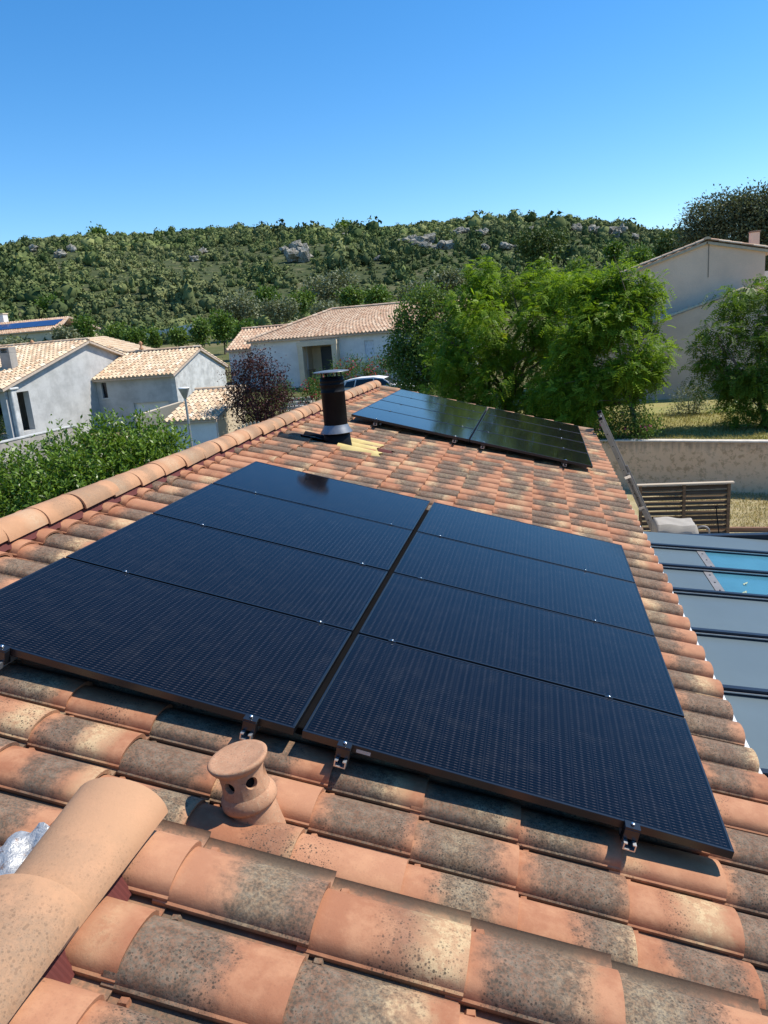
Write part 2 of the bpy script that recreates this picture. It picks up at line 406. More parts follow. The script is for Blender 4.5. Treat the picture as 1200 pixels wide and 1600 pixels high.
i, k = np.meshgrid(np.arange(len(rr)-1), np.arange(NA), indexing='ij'); k2 = (k+1) % NA
Q = np.stack([i*NA+k, (i+1)*NA+k, (i+1)*NA+k2, i*NA+k2], -1).reshape(-1, 4)
Q = np.concatenate([Q, np.array([[len(V)-1, a, (a+1) % NA, len(V)-1] for a in range(NA)])])[:len(Q)]  # tiny hole lies under house
def ground_mat():
    t = NT('dry_ground'); p = t.pos()
    n1 = t.noise(p, 0.09, 5, 0.6); n2 = t.noise(p, 0.9, 6, 0.7); n3 = t.noise(p, 9.0, 5, 0.7)
    c = t.mix(t.step(n1, 0.42, 0.6), (0.17, 0.15, 0.065), (0.10, 0.115, 0.04))
    c = t.mix(t.math('MULTIPLY', t.step(n2, 0.45, 0.7), 0.5), c, (0.27, 0.22, 0.12))
    c = t.mix(t.math('MULTIPLY', n3, 0.4), c, (0.08, 0.08, 0.03))
    ln = t.n('ShaderNodeVectorMath', operation='LENGTH'); t.l(p, ln.inputs[0])
    hill = t.step(ln.outputs['Value'], 125, 175); n5 = t.noise(p, 0.45, 6, 0.75)
    c = t.mix(hill, c, t.mix(t.step(n5, 0.35, 0.65), (0.045, 0.062, 0.024), t.mix(t.step(n1, 0.5, 0.68), (0.085, 0.095, 0.040), (0.17, 0.15, 0.08))))
    return t.pbsdf(c, 0.95, 0, t.bump(n3, 0.5, 0.05), 0.1)
M['ground'] = ground_mat()
ter = np_mesh('terrain', V, Q, M['ground'], smooth=True); struct(ter)

# ------------------------------------------------------------------ our house: tiled roof
TH = math.radians(15.0); Z0 = 3.4
ROOF = Matrix(((math.cos(TH), 0, math.sin(TH), 0), (0, 1, 0, 0), (-math.sin(TH), 0, math.cos(TH), Z0), (0, 0, 0, 1)))
def R(v, u, n): return ROOF @ Vector((v, u, n))
PU, PV = 0.25, 0.39           # tile pitch along ridge / along slope
TL, TT = 0.43, 0.013

def tile_section():
    pts = []
    n = 10
    for k in range(n + 1):                      # barrel, near edge (u=-.012) to far foot
        a = math.pi * (1 - k / n)
        base = 0.026 * (1 - k / n) ** 1.5 + 0.006 * (k / n)
        pts.append((0.092 + 0.104 * math.cos(a), base + 0.062 * math.sin(a) ** 0.8, k / n * 0.62))
    pts += [(0.206, 0.001, 0.70), (0.258, 0.001, 0.92), (0.263, 0.010, 1.0)]
    return pts
SEC = tile_section()
def tile_arrays(length=TL, taper=0.0, x0=0.0):
    """outer sheet, end lip, near-side lip; uv = (along, across)"""
    V, F, UV, SM = [], [], [], []
    def quad(ids, sm=False): F.append(ids); SM.append(sm)
    npt = len(SEC)
    xs = [0.0, 0.5, 1.0]
    for x in xs:
        for (u, n, c) in SEC:
            V.append((x0 + x * length, u, n)); UV.append((x, c))
    for a in range(2):
        for k in range(npt - 1): quad((a*npt+k, (a+1)*npt+k, (a+1)*npt+k+1, a*npt+k+1), True)
    b = len(V)                                   # end lip: outer copy + inner
    for (u, n, c) in SEC: V.append((x0 + length, u, n)); UV.append((1.0, c))
    for j, (u, n, c) in enumerate(SEC):
        du = 0.0
        if j <= 10: du = (0.092 - u) * 0.13
        V.append((x0 + length - 0.002, u + du, n - TT)); UV.append((0.99, c))
    for k in range(npt - 1): quad((b+k, b+npt+k, b+npt+k+1, b+k+1))
    b = len(V)                                   # near side lip with a small rib
    for x in (0.0, 1.0):
        V.append((x0 + x*length, -0.012, 0.026)); UV.append((x, 0.02))
        V.append((x0 + x*length, -0.018, 0.021)); UV.append((x, 0.7))
        V.append((x0 + x*length, -0.017, 0.009)); UV.append((x, 0.9))
        V.append((x0 + x*length, 0.006, 0.010)); UV.append((x, 0.95))
    for k in range(3): quad((b+k, b+k+1, b+4+k+1, b+4+k))
    b = len(V)                                   # nib on the flat channel
    for (x, u, n) in ((.055, .206, .001), (.085, .206, .001), (.085, .23, .001), (.055, .23, .001), (.06, .21, .012), (.08, .21, .016), (.08, .226, .016), (.06, .226, .012)):
        V.append((x0 + x, u, n)); UV.append((0.1, 0.5))
    for f in ((4,5,6,7), (0,1,5,4), (1,2,6,5), (2,3,7,6), (3,0,4,7)): quad(tuple(b+i for i in f))
    return np.array(V), F, UV, SM
def tile_mesh(name, length=TL):
    V, F, UV, SM = tile_arrays(length)
    me = bpy.data.meshes.new(name); me.from_pydata(V.tolist(), [], F)
    me.polygons.foreach_set('use_smooth', SM)
    uvl = me.uv_layers.new(name='UVMap')
    idx = np.zeros(len(me.loops), dtype=np.int32); me.loops.foreach_get('vertex_index', idx)
    uvl.data.foreach_set('uv', np.array(UV)[idx].astype(np.float32).ravel())
    me.materials.append(M['tile']); me.update()
    return me
TILE = tile_mesh('tile')
TILT = math.asin(0.019 / PV)
def tile_matrix(v, u, n, jit=1.0):
    r = rnd
    return (Matrix.Translation((v + r.uniform(-.004, .004)*jit, u + r.uniform(-.003, .003)*jit, n + r.uniform(-.0015, .003)*jit))
            @ Euler((r.uniform(-.012, .012)*jit, -TILT + r.uniform(-.006, .006)*jit, r.uniform(-.009, .009)*jit)).to_matrix().to_4x4())
def stuff_tiles(name, mats, parent, frame):
    V, F, UV, SM = tile_arrays()
    Va = []; Fa = []; Ua = []; Sa = []; Ta = []; b = 0
    H = np.c_[V, np.ones(len(V))]
    for mt in mats:
        Va.append((H @ np.array(frame @ mt).T)[:, :3]); Fa += [tuple(b + i for i in f) for f in F]; b += len(V); Ua += UV; Sa += SM; Ta += [rnd.random()] * len(V)
    me = bpy.data.meshes.new(name); me.from_pydata(np.concatenate(Va).tolist(), [], Fa)
    me.polygons.foreach_set('use_smooth', Sa)
    uvl = me.uv_layers.new(name='UVMap'); idx = np.zeros(len(me.loops), dtype=np.int32); me.loops.foreach_get('vertex_index', idx)
    uvl.data.foreach_set('uv', np.array(Ua)[idx].astype(np.float32).ravel())
    a = me.attributes.new('trand', 'FLOAT', 'POINT'); a.data.foreach_set('value', np.array(Ta, dtype=np.float32))
    me.materials.append(M['tile']); me.update()
    o = bpy.data.objects.new(name, me); COL.objects.link(o); o.parent = parent; o['kind'] = 'stuff'
    return o

V_RIDGE, V_EAVE, U_NEAR, U_FAR = -2.36, 2.125, -1.0, 12.35
N_T = -0.198                                  # height of tile bed under the plane of the panels
house = thing('house', 'low house with weathered clay tile roof carrying both solar arrays', 'house')
HX0, HX1 = R(V_RIDGE, 0, N_T).x * 2 - 1.9, 1.95
mb = MB()
ridge_z = R(V_RIDGE, 0, -0.26).z; eave_z = R(1.75, 0, -0.26).z; xr = R(V_RIDGE, 0, -0.26).x; xe = R(1.75, 0, -0.26).x; xl = 2*xr - xe
mb.prism([(xe, -0.95, -0.3), (xe, -0.95, eave_z), (xr, -0.95, ridge_z), (xl, -0.95, eave_z), (xl, -0.95, -0.3)], (0, U_FAR + 0.85, 0))
mb.build('wall', M['render_wall'], house)
# deck under the tiles, both slopes
mb = MB()
ex = R(2.08, 0, -0.225); rx = R(V_RIDGE, 0, -0.225)
for sgn in (1, -1):
    a = (xr + sgn*(rx.x - xr), rx.z); b_ = (xr + sgn*(ex.x - xr), ex.z)
    mb.prism([(a[0], -1.0, a[1]), (b_[0], -1.0, b_[1]), (b_[0], -1.0, b_[1]-0.03), (a[0], -1.0, a[1]-0.03)], (0, U_FAR + 0.95, 0))
mb.build('roof_deck', M['deck'], house)

vent_cell = None
cells = []
j_end = [V_EAVE - PV*k for k in range(12)]
nU = int(round((U_FAR - U_NEAR) / PU))
U_PH = -0.055
camroof = ROOF.inverted() @ Vector(CAM)
for ve in j_end:
    for ku in range(-4, nU - 1):
        u = U_PH + PU * ku
        if u < -1.2 or u > U_FAR - 0.2: continue
        v0 = ve - TL
        if ve - 0.2 < V_RIDGE - 0.1: continue
        cells.append((v0, u))
def covered(v0, u):
    v = v0 + 0.25; uu = u + 0.1
    for (a, b) in ((0.12, 4.0), (7.95, 11.75)):
        if a < uu < b and -1.65 < v < 1.6: return True
    return False
flue_at = (-1.46, 6.2)
def keep(v0, u):
    if v0 + .2 < -1.05 and v0 + .3 > -1.55 and 6.0 < u + .09 < 6.3: return True
    return True
vis = []
for c in cells:
    d = (Vector((c[0] + .2, c[1] + .1, N_T)) - camroof).length
    vis.append((covered(*c), d, c))
vis.sort()
shown = [x[2] for x in vis[:300]]; rest = [x[2] for x in vis[300:]]
first = None
for c in shown:
    o = bpy.data.objects.new('tile', TILE); COL.objects.link(o); o.parent = house
    o.matrix_local = ROOF @ tile_matrix(c[0], c[1], N_T)
stuff_tiles('tiles', [tile_matrix(c[0], c[1], N_T) for c in rest], house, ROOF)
# the slope beyond the ridge
MIR = Matrix.Translation((2*xr, 0, 0)) @ Matrix.Rotation(math.pi, 4, 'Z')
ROOF2 = MIR @ ROOF
stuff_tiles('tiles', [tile_matrix(ve - TL, -(U_PH + PU*ku) - .2, N_T) for ve in j_end[:] for ku in range(-3, nU - 1, 1) if ve - .2 > V_RIDGE], house, ROOF2)

# ridge tiles along the top
def half_round(name, length=0.46, r0=0.118, r1=0.132, seg=14, th=0.014, mat='ridge', arc=1.02, flat=0.86):
    """half round tile lying along +y, wider at y=0; open below"""
    V, F, UV, SM = [], [], [], []
    ys = [0, .06, .5, 1.0]
    def rr_(t): return r1 + (r0 - r1) * t
    for t in ys:
        for k in range(seg + 1):
            a = math.pi/2 - arc*math.pi/2 + arc*math.pi * k / seg; q = rr_(t)
            V.append((q*math.cos(a), t*length, q*math.sin(a)*flat)); UV.append((1 - t, k/seg*0.55))
    W = seg + 1
    for a in range(len(ys)-1):
        for k in range(seg): F.append((a*W+k, a*W+k+1, (a+1)*W+k+1, (a+1)*W+k)); SM.append(True)
    for t in (0.0, 1.0):
        b = len(V)
        for k in range(seg + 1):
            a = math.pi/2 - arc*math.pi/2 + arc*math.pi * k / seg; q = rr_(t)
            V.append((q*math.cos(a), t*length, q*math.sin(a)*flat)); UV.append((1, k/seg*.55))
            V.append(((q-th)*math.cos(a), t*length, (q-th)*math.sin(a)*flat - .002)); UV.append((1, k/seg*.55))
        for k in range(seg): F.append((b+2*k, b+2*k+1, b+2*k+3, b+2*k+2)); SM.append(False)
    for k in (0, seg):                           # long side edges
        b = len(V); a = math.pi/2 - arc*math.pi/2 + arc*math.pi * k / seg
        for t in (0.0, 1.0):
            q = rr_(t)
            V.append((q*math.cos(a), t*length, q*math.sin(a)*flat)); UV.append((.5, .2)); V.append(((q-th)*math.cos(a), t*length, (q-th)*math.sin(a)*flat - .004)); UV.append((.5, .2))
        F.append((b, b+1, b+3, b+2)); SM.append(False)
    me = bpy.data.meshes.new(name); me.from_pydata(V, [], F); me.polygons.foreach_set('use_smooth', SM)
    uvl = me.uv_layers.new(name='UVMap'); idx = np.zeros(len(me.loops), dtype=np.int32); me.loops.foreach_get('vertex_index', idx)
    uvl.data.foreach_set('uv', np.array(UV)[idx].astype(np.float32).ravel()); me.materials.append(M[mat]); me.update()
    bm = bmesh.new(); bm.from_mesh(me); bmesh.ops.recalc_face_normals(bm, faces=bm.faces[:]); bm.to_mesh(me); bm.free()
    return me
RIDGE = half_round('ridge_tile', 0.47, 0.115, 0.132)
rc = R(V_RIDGE, 0, -0.115)
k = 0; u = -2.0
while u < U_FAR + 0.05:
    o = bpy.data.objects.new('ridge_tile', RIDGE); COL.objects.link(o); o.parent = house
    o.location = (rc.x + rnd.uniform(-.006, .006), u, rc.z + rnd.uniform(-.004, .005)); o.rotation_euler = (0.028, rnd.uniform(-.03, .03), rnd.uniform(-.012, .012))
    u += 0.40
mb = MB()                                        # pleated red ridge roll showing under the ridge tiles
for sgn in (1, -1):
    n = 640; vs = []; fs = []
    for i in range(n + 1):
        y = -1.9 + i * (U_FAR + 1.95) / n; z = 0.004 * (i % 2)
        vs.append((rc.x + sgn*0.08, y, rc.z + 0.01 + z)); vs.append((rc.x + sgn*0.135, y, rc.z - 0.05 + z)); 
    for i in range(n): fs.append((2*i, 2*i+1, 2*i+3, 2*i+2))
    mb.add(vs, fs)
mb.build('ridge_roll', M['closer'], house)
# verge tiles on the far edge
VERGE = half_round('verge_tile', 0.44, 0.10, 0.112)
v = V_RIDGE + 0.1
while v < V_EAVE - 0.3:
    o = bpy.data.objects.new('verge_tile', VERGE); COL.objects.link(o); o.parent = house
    # lies down the slope: local +y points up the slope
    o.matrix_local = ROOF @ Matrix.Translation((v + 0.43, U_FAR + rnd.uniform(-.01, .01), N_T + 0.045)) @ Matrix.Rotation(math.pi/2, 4, 'Z') @ Matrix.Rotation(-0.03, 4, 'X')
    v += 0.392
# white gutter under the eave
mb = MB()
gz_ = R(2.1, 0, -0.235)
mb.prism([(gz_.x - .02, -1.0, gz_.z - .02), (gz_.x + .10, -1.0, gz_.z - .012), (gz_.x + .105, -1.0, gz_.z - .11), (gz_.x - .02, -1.0, gz_.z - .13)], (0, U_FAR + .9, 0))
mb.build('gutter', M['white_paint'], house)

# ------------------------------------------------------------------ raised wing in the foreground
N_W = 0.205 - 0.078                              # tile bed of the raised roof
VW_R = -0.27                                     # its ridge
wing = thing('house', 'raised wing in the foreground with big clay tiles and ridge', 'house')
UW = -0.93
wcells = []
wj = [-0.02 + 0.394*k for k in range(0, 9)]
U_WPH = -1.10
for ve in wj:
    for ku in range(0, 9):
        u = U_WPH - PU*ku
        wcells.append((ve - TL, u, ve))
SHORT = tile_mesh('tile_short', 0.27)
for (v0, u, ve) in wcells:
    if ve < 0: 
        me = SHORT; v0 = ve - 0.27
    else: me = TILE
    o = bpy.data.objects.new('tile', me); COL.objects.link(o); o.parent = wing
    o.matrix_local = ROOF @ tile_matrix(v0, u, N_W, 1.2)
WR = R(VW_R, 0, N_W - 0.03)
mb = MB()                                        # walls of the wing down to the lower roof
ea = R(3.3, 0, N_W - .05); xlw = 2*WR.x - ea.x
mb.prism([(ea.x, UW - .02, 0), (ea.x, UW - .02, ea.z), (WR.x, UW - .02, WR.z - .02), (xlw, UW - .02, ea.z), (xlw, UW - .02, 0)], (0, -6.0, 0))
mb.build('wall', M['render_wall'], wing)
mb = MB()
for sgn in (1, -1):
    a = (WR.x, WR.z); b_ = (WR.x + sgn*(ea.x - WR.x), ea.z)
    mb.prism([(a[0], UW + .03, a[1] + .018), (b_[0], UW + .03, b_[1] + .018), (b_[0], UW + .03, b_[1] - .01), (a[0], UW + .03, a[1] - .01)], (0, -6.1, 0))
mb.build('roof_deck', M['deck'], wing)
# far slope of the wing (out of view, lying behind its ridge)
WM = Matrix.Translation((2*WR.x, 0, 0)) @ Matrix.Rotation(math.pi, 4, 'Z') @ ROOF
stuff_tiles('tiles', [tile_matrix(ve - TL, -(U_WPH - PU*ku) - .19, N_W - .05) for ve in wj[2:] for ku in range(3, 12)], wing, WM)
WRIDGE = half_round('wing_ridge_tile', 0.47, 0.148, 0.118, 20, flat=0.70)
wc = R(VW_R, 0, N_W + 0.05)
for i, u in enumerate((-1.38, -1.77, -2.16, -2.55, -2.94)):
    o = bpy.data.objects.new('ridge_tile', WRIDGE); COL.objects.link(o); o.parent = wing
    o.location = (wc.x + (0.0, .012, -.005, 0, .004)[i], u, wc.z + (0, .002, .006, 0, 0)[i]); o.rotation_euler = (0.085, 0.02 * (-1)**i, (-.012, .02, .0, .0, .01)[i])
mb = MB(); vs = []; fs = []; n = 300
for i in range(n + 1):
    y = UW - 0.05 - i * 1.9 / n; z = 0.003 * (i % 2) + 0.012*math.sin(i*0.16)
    vs += [(wc.x + 0.07, y, wc.z + 0.02 + z), (wc.x + .11, y, wc.z - .025 + z), (wc.x + 0.138, y, wc.z - 0.065 + z)]
for i in range(n): fs += [(3*i, 3*i+1, 3*i+4, 3*i+3), (3*i+1, 3*i+2, 3*i+5, 3*i+4)]
mb.add(vs, fs); mb.build('ridge_roll', M['closer'], wing)
# crumpled silver flashing in the valley left of the wing's ridge
def foil_mat():
    t = NT('silver_flashing'); p = t.pos(); n = t.noise(p, 30, 5, 0.7)
    c = t.mix(t.step(n, 0.56, 0.68), (0.50, 0.50, 0.49), (0.26, 0.15, 0.10))
    return t.pbsdf(c, 0.48, 0.45, t.bump(t.noise(p, 45, 4, 0.6), 0.6, 0.02), 0.5)
M['foil'] = foil_mat()
nx, ny = 40, 60
fx = np.linspace(-0.62, 0.03, nx); fy = np.linspace(-0.98, -2.1, ny)
GX, GY = np.meshgrid(fx, fy, indexing='ij')
fz = 0.03 - 0.16 * np.clip(-GX / 0.6, 0, 1)**1.2 + 0.03*np.clip((-GX-.5)/.2, 0, 1)
fold = 0.016*np.abs(np.sin((GX*46 + 5*np.sin(GY*9)) + GY*11)) + 0.02*np.sin(GY*17 + 2*np.sin(GX*12)) + 0.010*np.sin(GX*61+GY*37)
FV = np.stack([wc.x + GX, GY, wc.z + fz + fold], -1).reshape(-1, 3)
ii, jj = np.meshgrid(np.arange(nx-1), np.arange(ny-1), indexing='ij')
FQ = np.stack([ii*ny+jj, (ii+1)*ny+jj, (ii+1)*ny+jj+1, ii*ny+jj+1], -1).reshape(-1, 4)
np_mesh('flashing', FV, FQ, M['foil'], wing, smooth=True)

# ------------------------------------------------------------------ solar panels
PW, PH = 1.722, 0.989
def panel_meshes():
    g = MB(); g.add([(0.010, 0.010, -0.002), (PW-.010, 0.010, -0.002), (PW-.010, PH-.010, -0.002), (0.010, PH-.010, -0.002)], [(0, 1, 2, 3)])
    gm = g.mesh('cells'); gm.materials.append(M['cells'])
    f = MB(); t = 0.011
    f.box((0, 0, -.035), (PW, t, 0), bev=.0015); f.box((0, PH-t, -.035), (PW, PH, 0), bev=.0015)
    f.box((0, t+.0005, -.035), (t, PH-t-.0005, 0), bev=.0015); f.box((PW-t, t+.0005, -.035), (PW, PH-t-.0005, 0), bev=.0015)
    fm = f.mesh('frame'); fm.materials.append(M['black_metal'])
    b = MB(); b.box((.02, .02, -.012), (PW-.02, PH-.02, -.006)); bmh = b.mesh('backsheet'); bmh.materials.append(M['black_metal'])
    c = MB(); c.box((-.02, -.0075, -.03), (.02, .0075, .0035), bev=.001); cm = c.mesh('clamp'); cm.materials.append(M['black_metal'])
    s = MB(); s.lathe([(0, .011), (.005, .011), (.0065, .009), (.0065, .003), (0, .003)], 8); sm = s.mesh('bolt'); sm.materials.append(M['steel'])
    return gm, fm, bmh, cm, sm
GM, FM, BMH, CM, BOLT = panel_meshes()
RAILS = ((-1.357 + 0.0, -0.20), (0.205, 1.357))
rows = ('nearest row', 'second row from the near edge', 'third row from the near edge', 'farthest row')
def array(U1, V1, gap, which, grp):
    for col in (0, 1):
        v0 = V1 + (-gap/2 - PW if col == 0 else gap/2)
        for j in range(4):
            t = thing('solar_panel', 'black solar panel of the %s array, %s column, %s' % (which, 'ridge side' if col == 0 else 'eave side', rows[j]), 'solar panel', group=grp)
            t.matrix_local = ROOF @ Matrix.Translation((v0, U1 + j*1.009 + .010, 0)) @ Euler((rnd.uniform(-.0008, .0008), rnd.uniform(-.0012, .0012), 0)).to_matrix().to_4x4()
            for nm, me in (('cells', GM), ('frame', FM), ('backsheet', BMH)):
                o = bpy.data.objects.new(nm, me); COL.objects.link(o); o.parent = t
            if j < 3:
                for rv in RAILS[col]:
                    c = bpy.data.objects.new('clamp', CM); COL.objects.link(c); c.parent = t; c.location = (rv - v0 + V1, PH + .010, 0)
                    b = bpy.data.objects.new('bolt', BOLT); COL.objects.link(b); b.parent = c
    for col in (0, 1):
        for q, rv in enumerate(RAILS[col]):
            r = thing('mounting_rail', 'aluminium mounting rail with black end clamp under the %s array, %s column, %s one' % (which, ('ridge side', 'eave side')[col], ('upper', 'lower')[q]), 'rail', group='mounting rails under the solar panels')
            r.matrix_local = ROOF @ Matrix.Translation((rv + V1, U1, 0))
            a = MB()
            y0, y1 = -0.052, 4*1.009 + 0.05
            for (lo, hi) in (((-.024, y0, -.078), (-.019, y1, -.049)), ((.019, y0, -.078), (.024, y1, -.049)), ((-.019, y0, -.078), (.019, y1, -.073)), ((-.019, y0, -.053), (-.010, y1, -.049)), ((.010, y0, -.053), (.019, y1, -.049))):
                a.box(lo, hi)
            a.build('rail', M['alu'], r)
            c = MB(); c.box((-.029, -.028, -.046), (.029, .008, -.003), bev=.002); c.box((-.029, -.028, -.003), (.029, .016, .0045), bev=.001)
            c.box((-.029, -.026, -.066), (-.0245, .012, -.046)); c.box((.0245, -.026, -.066), (.029, .012, -.046))
            ec = c.build('end_clamp', M['black_metal'], r)
            b = bpy.data.objects.new('bolt', BOLT); COL.objects.link(b); b.parent = ec; b.location = (0, -.006, .001); b.scale = (1.2, 1.2, 1.2)
            for yy in (0.35, 1.6, 2.9, 3.8):
                h = MB(); h.box((-.02, yy-.02, -.125), (.02, yy+.02, -.0765)); h.build('hook', M['alu'], r)
def shade_strip(U1, V1, which):  # added black strip, hides sunlit tiles so the gap looks shaded
    o = thing('gap_shade_strip', 'black strip added to shade the gap between the panel columns of the %s array' % which, 'shade strip')
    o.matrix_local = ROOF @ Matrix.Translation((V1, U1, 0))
    g = MB(); g.box((-.045, .12, -.10), (.04, 3.93, -.062), bev=.004); g.build('shade_strip', M['matt_black'], o)
shade_strip(0.0, 0.0, 'front'); shade_strip(7.7676, .0108, 'rear')
array(0.0, 0.0, 0.0355, 'front', 'solar panels of the front array')
for o in [o for o in COL.objects if o.get('label', '').startswith('black solar panel of the front array, eave side column, nearest')]:
    g = MB(); g.box((.235, -.0008, -.03), (.295, -.0002, -.014)); g.build('sticker', M['coping'], o)
array(7.7676, 0.0108, 0.0211, 'rear', 'solar panels of the rear array')

# ------------------------------------------------------------------ terracotta vent
def clay(name, col):
    t = NT(name); p = t.pos(); n1 = t.noise(p, 12, 4, .6); n2 = t.noise(p, 90, 5, .7)
    c = t.mix(t.step(n1, .35, .7), col, tuple(min(1, x*1.25) for x in col)); c = t.mix(t.math('MULTIPLY', t.step(n2, .52, .68), .5), c, (.52, .40, .26)); c = t.mix(t.math('MULTIPLY', t.step(t.noise(p, 140, 3, .6), .6, .7), .7), c, (.16, .11, .08))
    return t.pbsdf(c, .85, 0, t.bump(n2, .25, .004), .2)
M['vent_clay'] = clay('pale_terracotta', (.42, .225, .13))
vb = R(-0.005, -0.372, N_T + 0.02)
vent = thing('roof_vent', 'terracotta roof vent with round holes and disc cap below the front array', 'vent')
vent.location = vb; vent.scale = (.95, .95, .95); vent.rotation_euler = (math.radians(2), math.radians(-8), 0)
# hollow body: outer wall with round openings, rims turned inward
def ring_wall():
    NA_, holes, rh, zc, rad = 6, 6, 0.0235, 0.226, 0.087
    g = MB()
    for h in range(holes):
        a0 = math.radians(-104 + 60*h); hw = math.radians(30); zt, zb_ = 0.268, 0.168
        def P(a, z, r=None):
            r = (0.087 + (0.005 if abs(z - zb_) < 1e-4 else 0) + (0.004 if abs(z - zt) < 1e-4 else 0)) if r is None else r
            return (r*math.cos(a0 + a), r*math.sin(a0 + a), z)
        n = 24; inn = []; out = []; dep = []
        for k in range(n):
            t = 2*math.pi*k/n; ca_, sa_ = math.cos(t), math.sin(t)
            inn.append(P(rh*ca_/rad, zc + rh*sa_)); dep.append(P(rh*ca_/rad, zc + rh*sa_, 0.068))
            m_ = max(abs(ca_), abs(sa_))
            out.append(P(hw*ca_/m_, zc + ((zt - zc) if sa_ > 0 else (zc - zb_))*sa_/m_))
        b = n
        g.add(inn + out, [(k, n + k, n + (k+1) % n, (k+1) % n) for k in range(n)], True)
        g.add(inn + dep, [(k, (k+1) % n, n + (k+1) % n, n + k) for k in range(n)], True)
    return g
mbv = ring_wall(); mbv.lathe([(0.090, 0.05), (0.087, 0.112), (0.104, 0.112), (0.108, 0.122), (0.107, 0.142), (0.100, 0.158), (0.092, 0.168)], 40)
body = mbv.build('body', M['vent_clay'], vent)
mbv = MB(); mbv.lathe([(0.066, 0.17), (0.066, 0.265)], 24); mbv.build('dark_inside', M['black_pipe'], vent)
mbv = MB(); mbv.lathe([(0.0, 0.264), (0.088, 0.264), (0.102, 0.276), (0.112, 0.290), (0.116, 0.302), (0.110, 0.308), (0.098, 0.305), (0.05, 0.302), (0.0, 0.301)], 44)
mbv.build('cap', M['vent_clay'], vent)
mbv = MB(); mbv.lathe([(0.104, -0.03), (0.098, 0.02), (0.094, 0.075), (0.090, 0.112)], 36)
mbv.build('base', M['vent_clay'], vent)

# ------------------------------------------------------------------ black flue
fb = R(-1.47, 6.22, N_T)
flue = thing('flue_pipe', 'black metal flue pipe with grey disc cap rising from the roof', 'flue', fb)
a = MB(); a.lathe([(.195, -.04), (.172, .08), (.160, .235), (.0, .24)], 32); a.build('base_cone', M['black_pipe'], flue)
a = MB(); a.lathe([(.148, .31), (.165, .27), (.200, .215), (.202, .21), (.16, .24), (.15, .26)], 32); a.build('collar', M['grey_collar'], flue)
a = MB(); a.lathe([(.146, .21), (.146, .70), (.150, .703), (.150, .715), (.146, .718), (.146, .79), (.151, .793), (.151, .805), (.146, .808), (.146, .835), (.151, .838), (.151, .85), (.146, .853), (.146, .885), (.128, .885), (.128, .84), (.0, .84)], 32); a.build('pipe', M['black_pipe'], flue)
a = MB()
for q in range(4):
    t = math.pi/4 + q*math.pi/2; a.box((-.012, -.003, .87), (.012, .003, .955), M=Matrix.Rotation(t, 4, 'Z') @ Matrix.Translation((0, .135, 0)))
a.build('cap_strut', M['black_pipe'], flue)
a = MB(); a.lathe([(.0, .952), (.212, .945), (.222, .948), (.212, .956), (.1, .968), (.0, .972)], 36); a.build('cap', M['grey_collar'], flue)
# yellow flashing sheet dressed over the tiles downslope of the flue
M['yellow'] = simple('yellow_flashing', (.62, .47, .17), .6, 0, .12, 6)
def over_tiles(name, v0, v1, u0, u1, lift, mat, parent, nv=10, nu=34, ragged=.02):
    vs = []; fs = []
    for i in range(nv + 1):
        for k in range(nu + 1):
            u = u0 + (u1-u0)*k/nu + ragged*math.sin(i*2.1)*(.4 if k in (0, nu) else 0); v = v0 + (v1-v0)*i/nv + ragged*math.sin(k*.9)*(1 if i == nv else 0)
            ul = (u - U_PH) % PU; n = .006
            if ul < .188: n = .012 + .068*max(0, math.sin(math.pi*ul/.188))**.85
            vs.append(R(v, u, N_T + n + .02 + lift))
    W = nu + 1
    for i in range(nv):
        for k in range(nu): fs.append((i*W+k, i*W+k+1, (i+1)*W+k+1, (i+1)*W+k))
    g = MB(); g.add(vs, fs, True); o = g.build(name, mat, parent)
    return o
pi = flue.matrix_basis.inverted()
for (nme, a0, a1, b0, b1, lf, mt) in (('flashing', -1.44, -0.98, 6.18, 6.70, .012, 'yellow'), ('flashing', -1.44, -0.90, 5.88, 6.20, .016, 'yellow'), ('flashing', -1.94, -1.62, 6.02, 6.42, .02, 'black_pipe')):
    o = over_tiles(nme, a0, a1, b0, b1, lf, M[mt], None); o.parent = flue; o.matrix_parent_inverse = Matrix.Translation(-fb)
# small bare red patch beside the flashing
o = over_tiles('mortar_patch', -0.98, -0.80, 6.20, 6.45, .008, M['closer'], None, 4, 16); o.parent = flue; o.matrix_parent_inverse = Matrix.Translation(-fb)

# ------------------------------------------------------------------ veranda roof right of the eave
ver = thing('veranda', 'veranda roof of grey glazed panels between dark anthracite beams beside the eave', 'veranda')
ZB = 2.44; SLP = 0.10; X0 = 2.12; X1 = 5.2
beamY = [-1.6, -0.65, 0.33, 1.32, 2.31, 3.29, 4.23, 4.95, 5.66]
def vz(x): return ZB - SLP*(x - 2.2)
M['ver_grey'] = simple('grey_veranda_panel', (.105, .137, .145), .42, 0, .05, 1.2)
M['ver_blue'] = simple('turquoise_glass_panel', (.060, .19, .245), .25, 0, .10, 2.0)
M['leaf_litter'] = simple('pale_fallen_leaves', (.42, .48, .30), .7)
for Y in beamY:
    a = MB(); a.prism([(X0, Y-.035, vz(X0)), (X1, Y-.035, vz(X1)), (X1, Y-.035, vz(X1)-.10), (X0, Y-.035, vz(X0)-.10)], (0, .07, 0))
    a.prism([(X0, Y-.022, vz(X0)+.022), (X1, Y-.022, vz(X1)+.022), (X1, Y-.022, vz(X1)+.001), (X0, Y-.022, vz(X0)+.001)], (0, .044, 0))
    a.build('beam', M['anthracite'], ver)
    a = MB(); a.prism([(X0, Y-.042, vz(X0)+.004), (X1, Y-.042, vz(X1)+.004), (X1, Y-.042, vz(X1)-.004), (X0, Y-.042, vz(X0)-.004)], (0, .006, 0)); a.build('seal', M['alu'], ver)
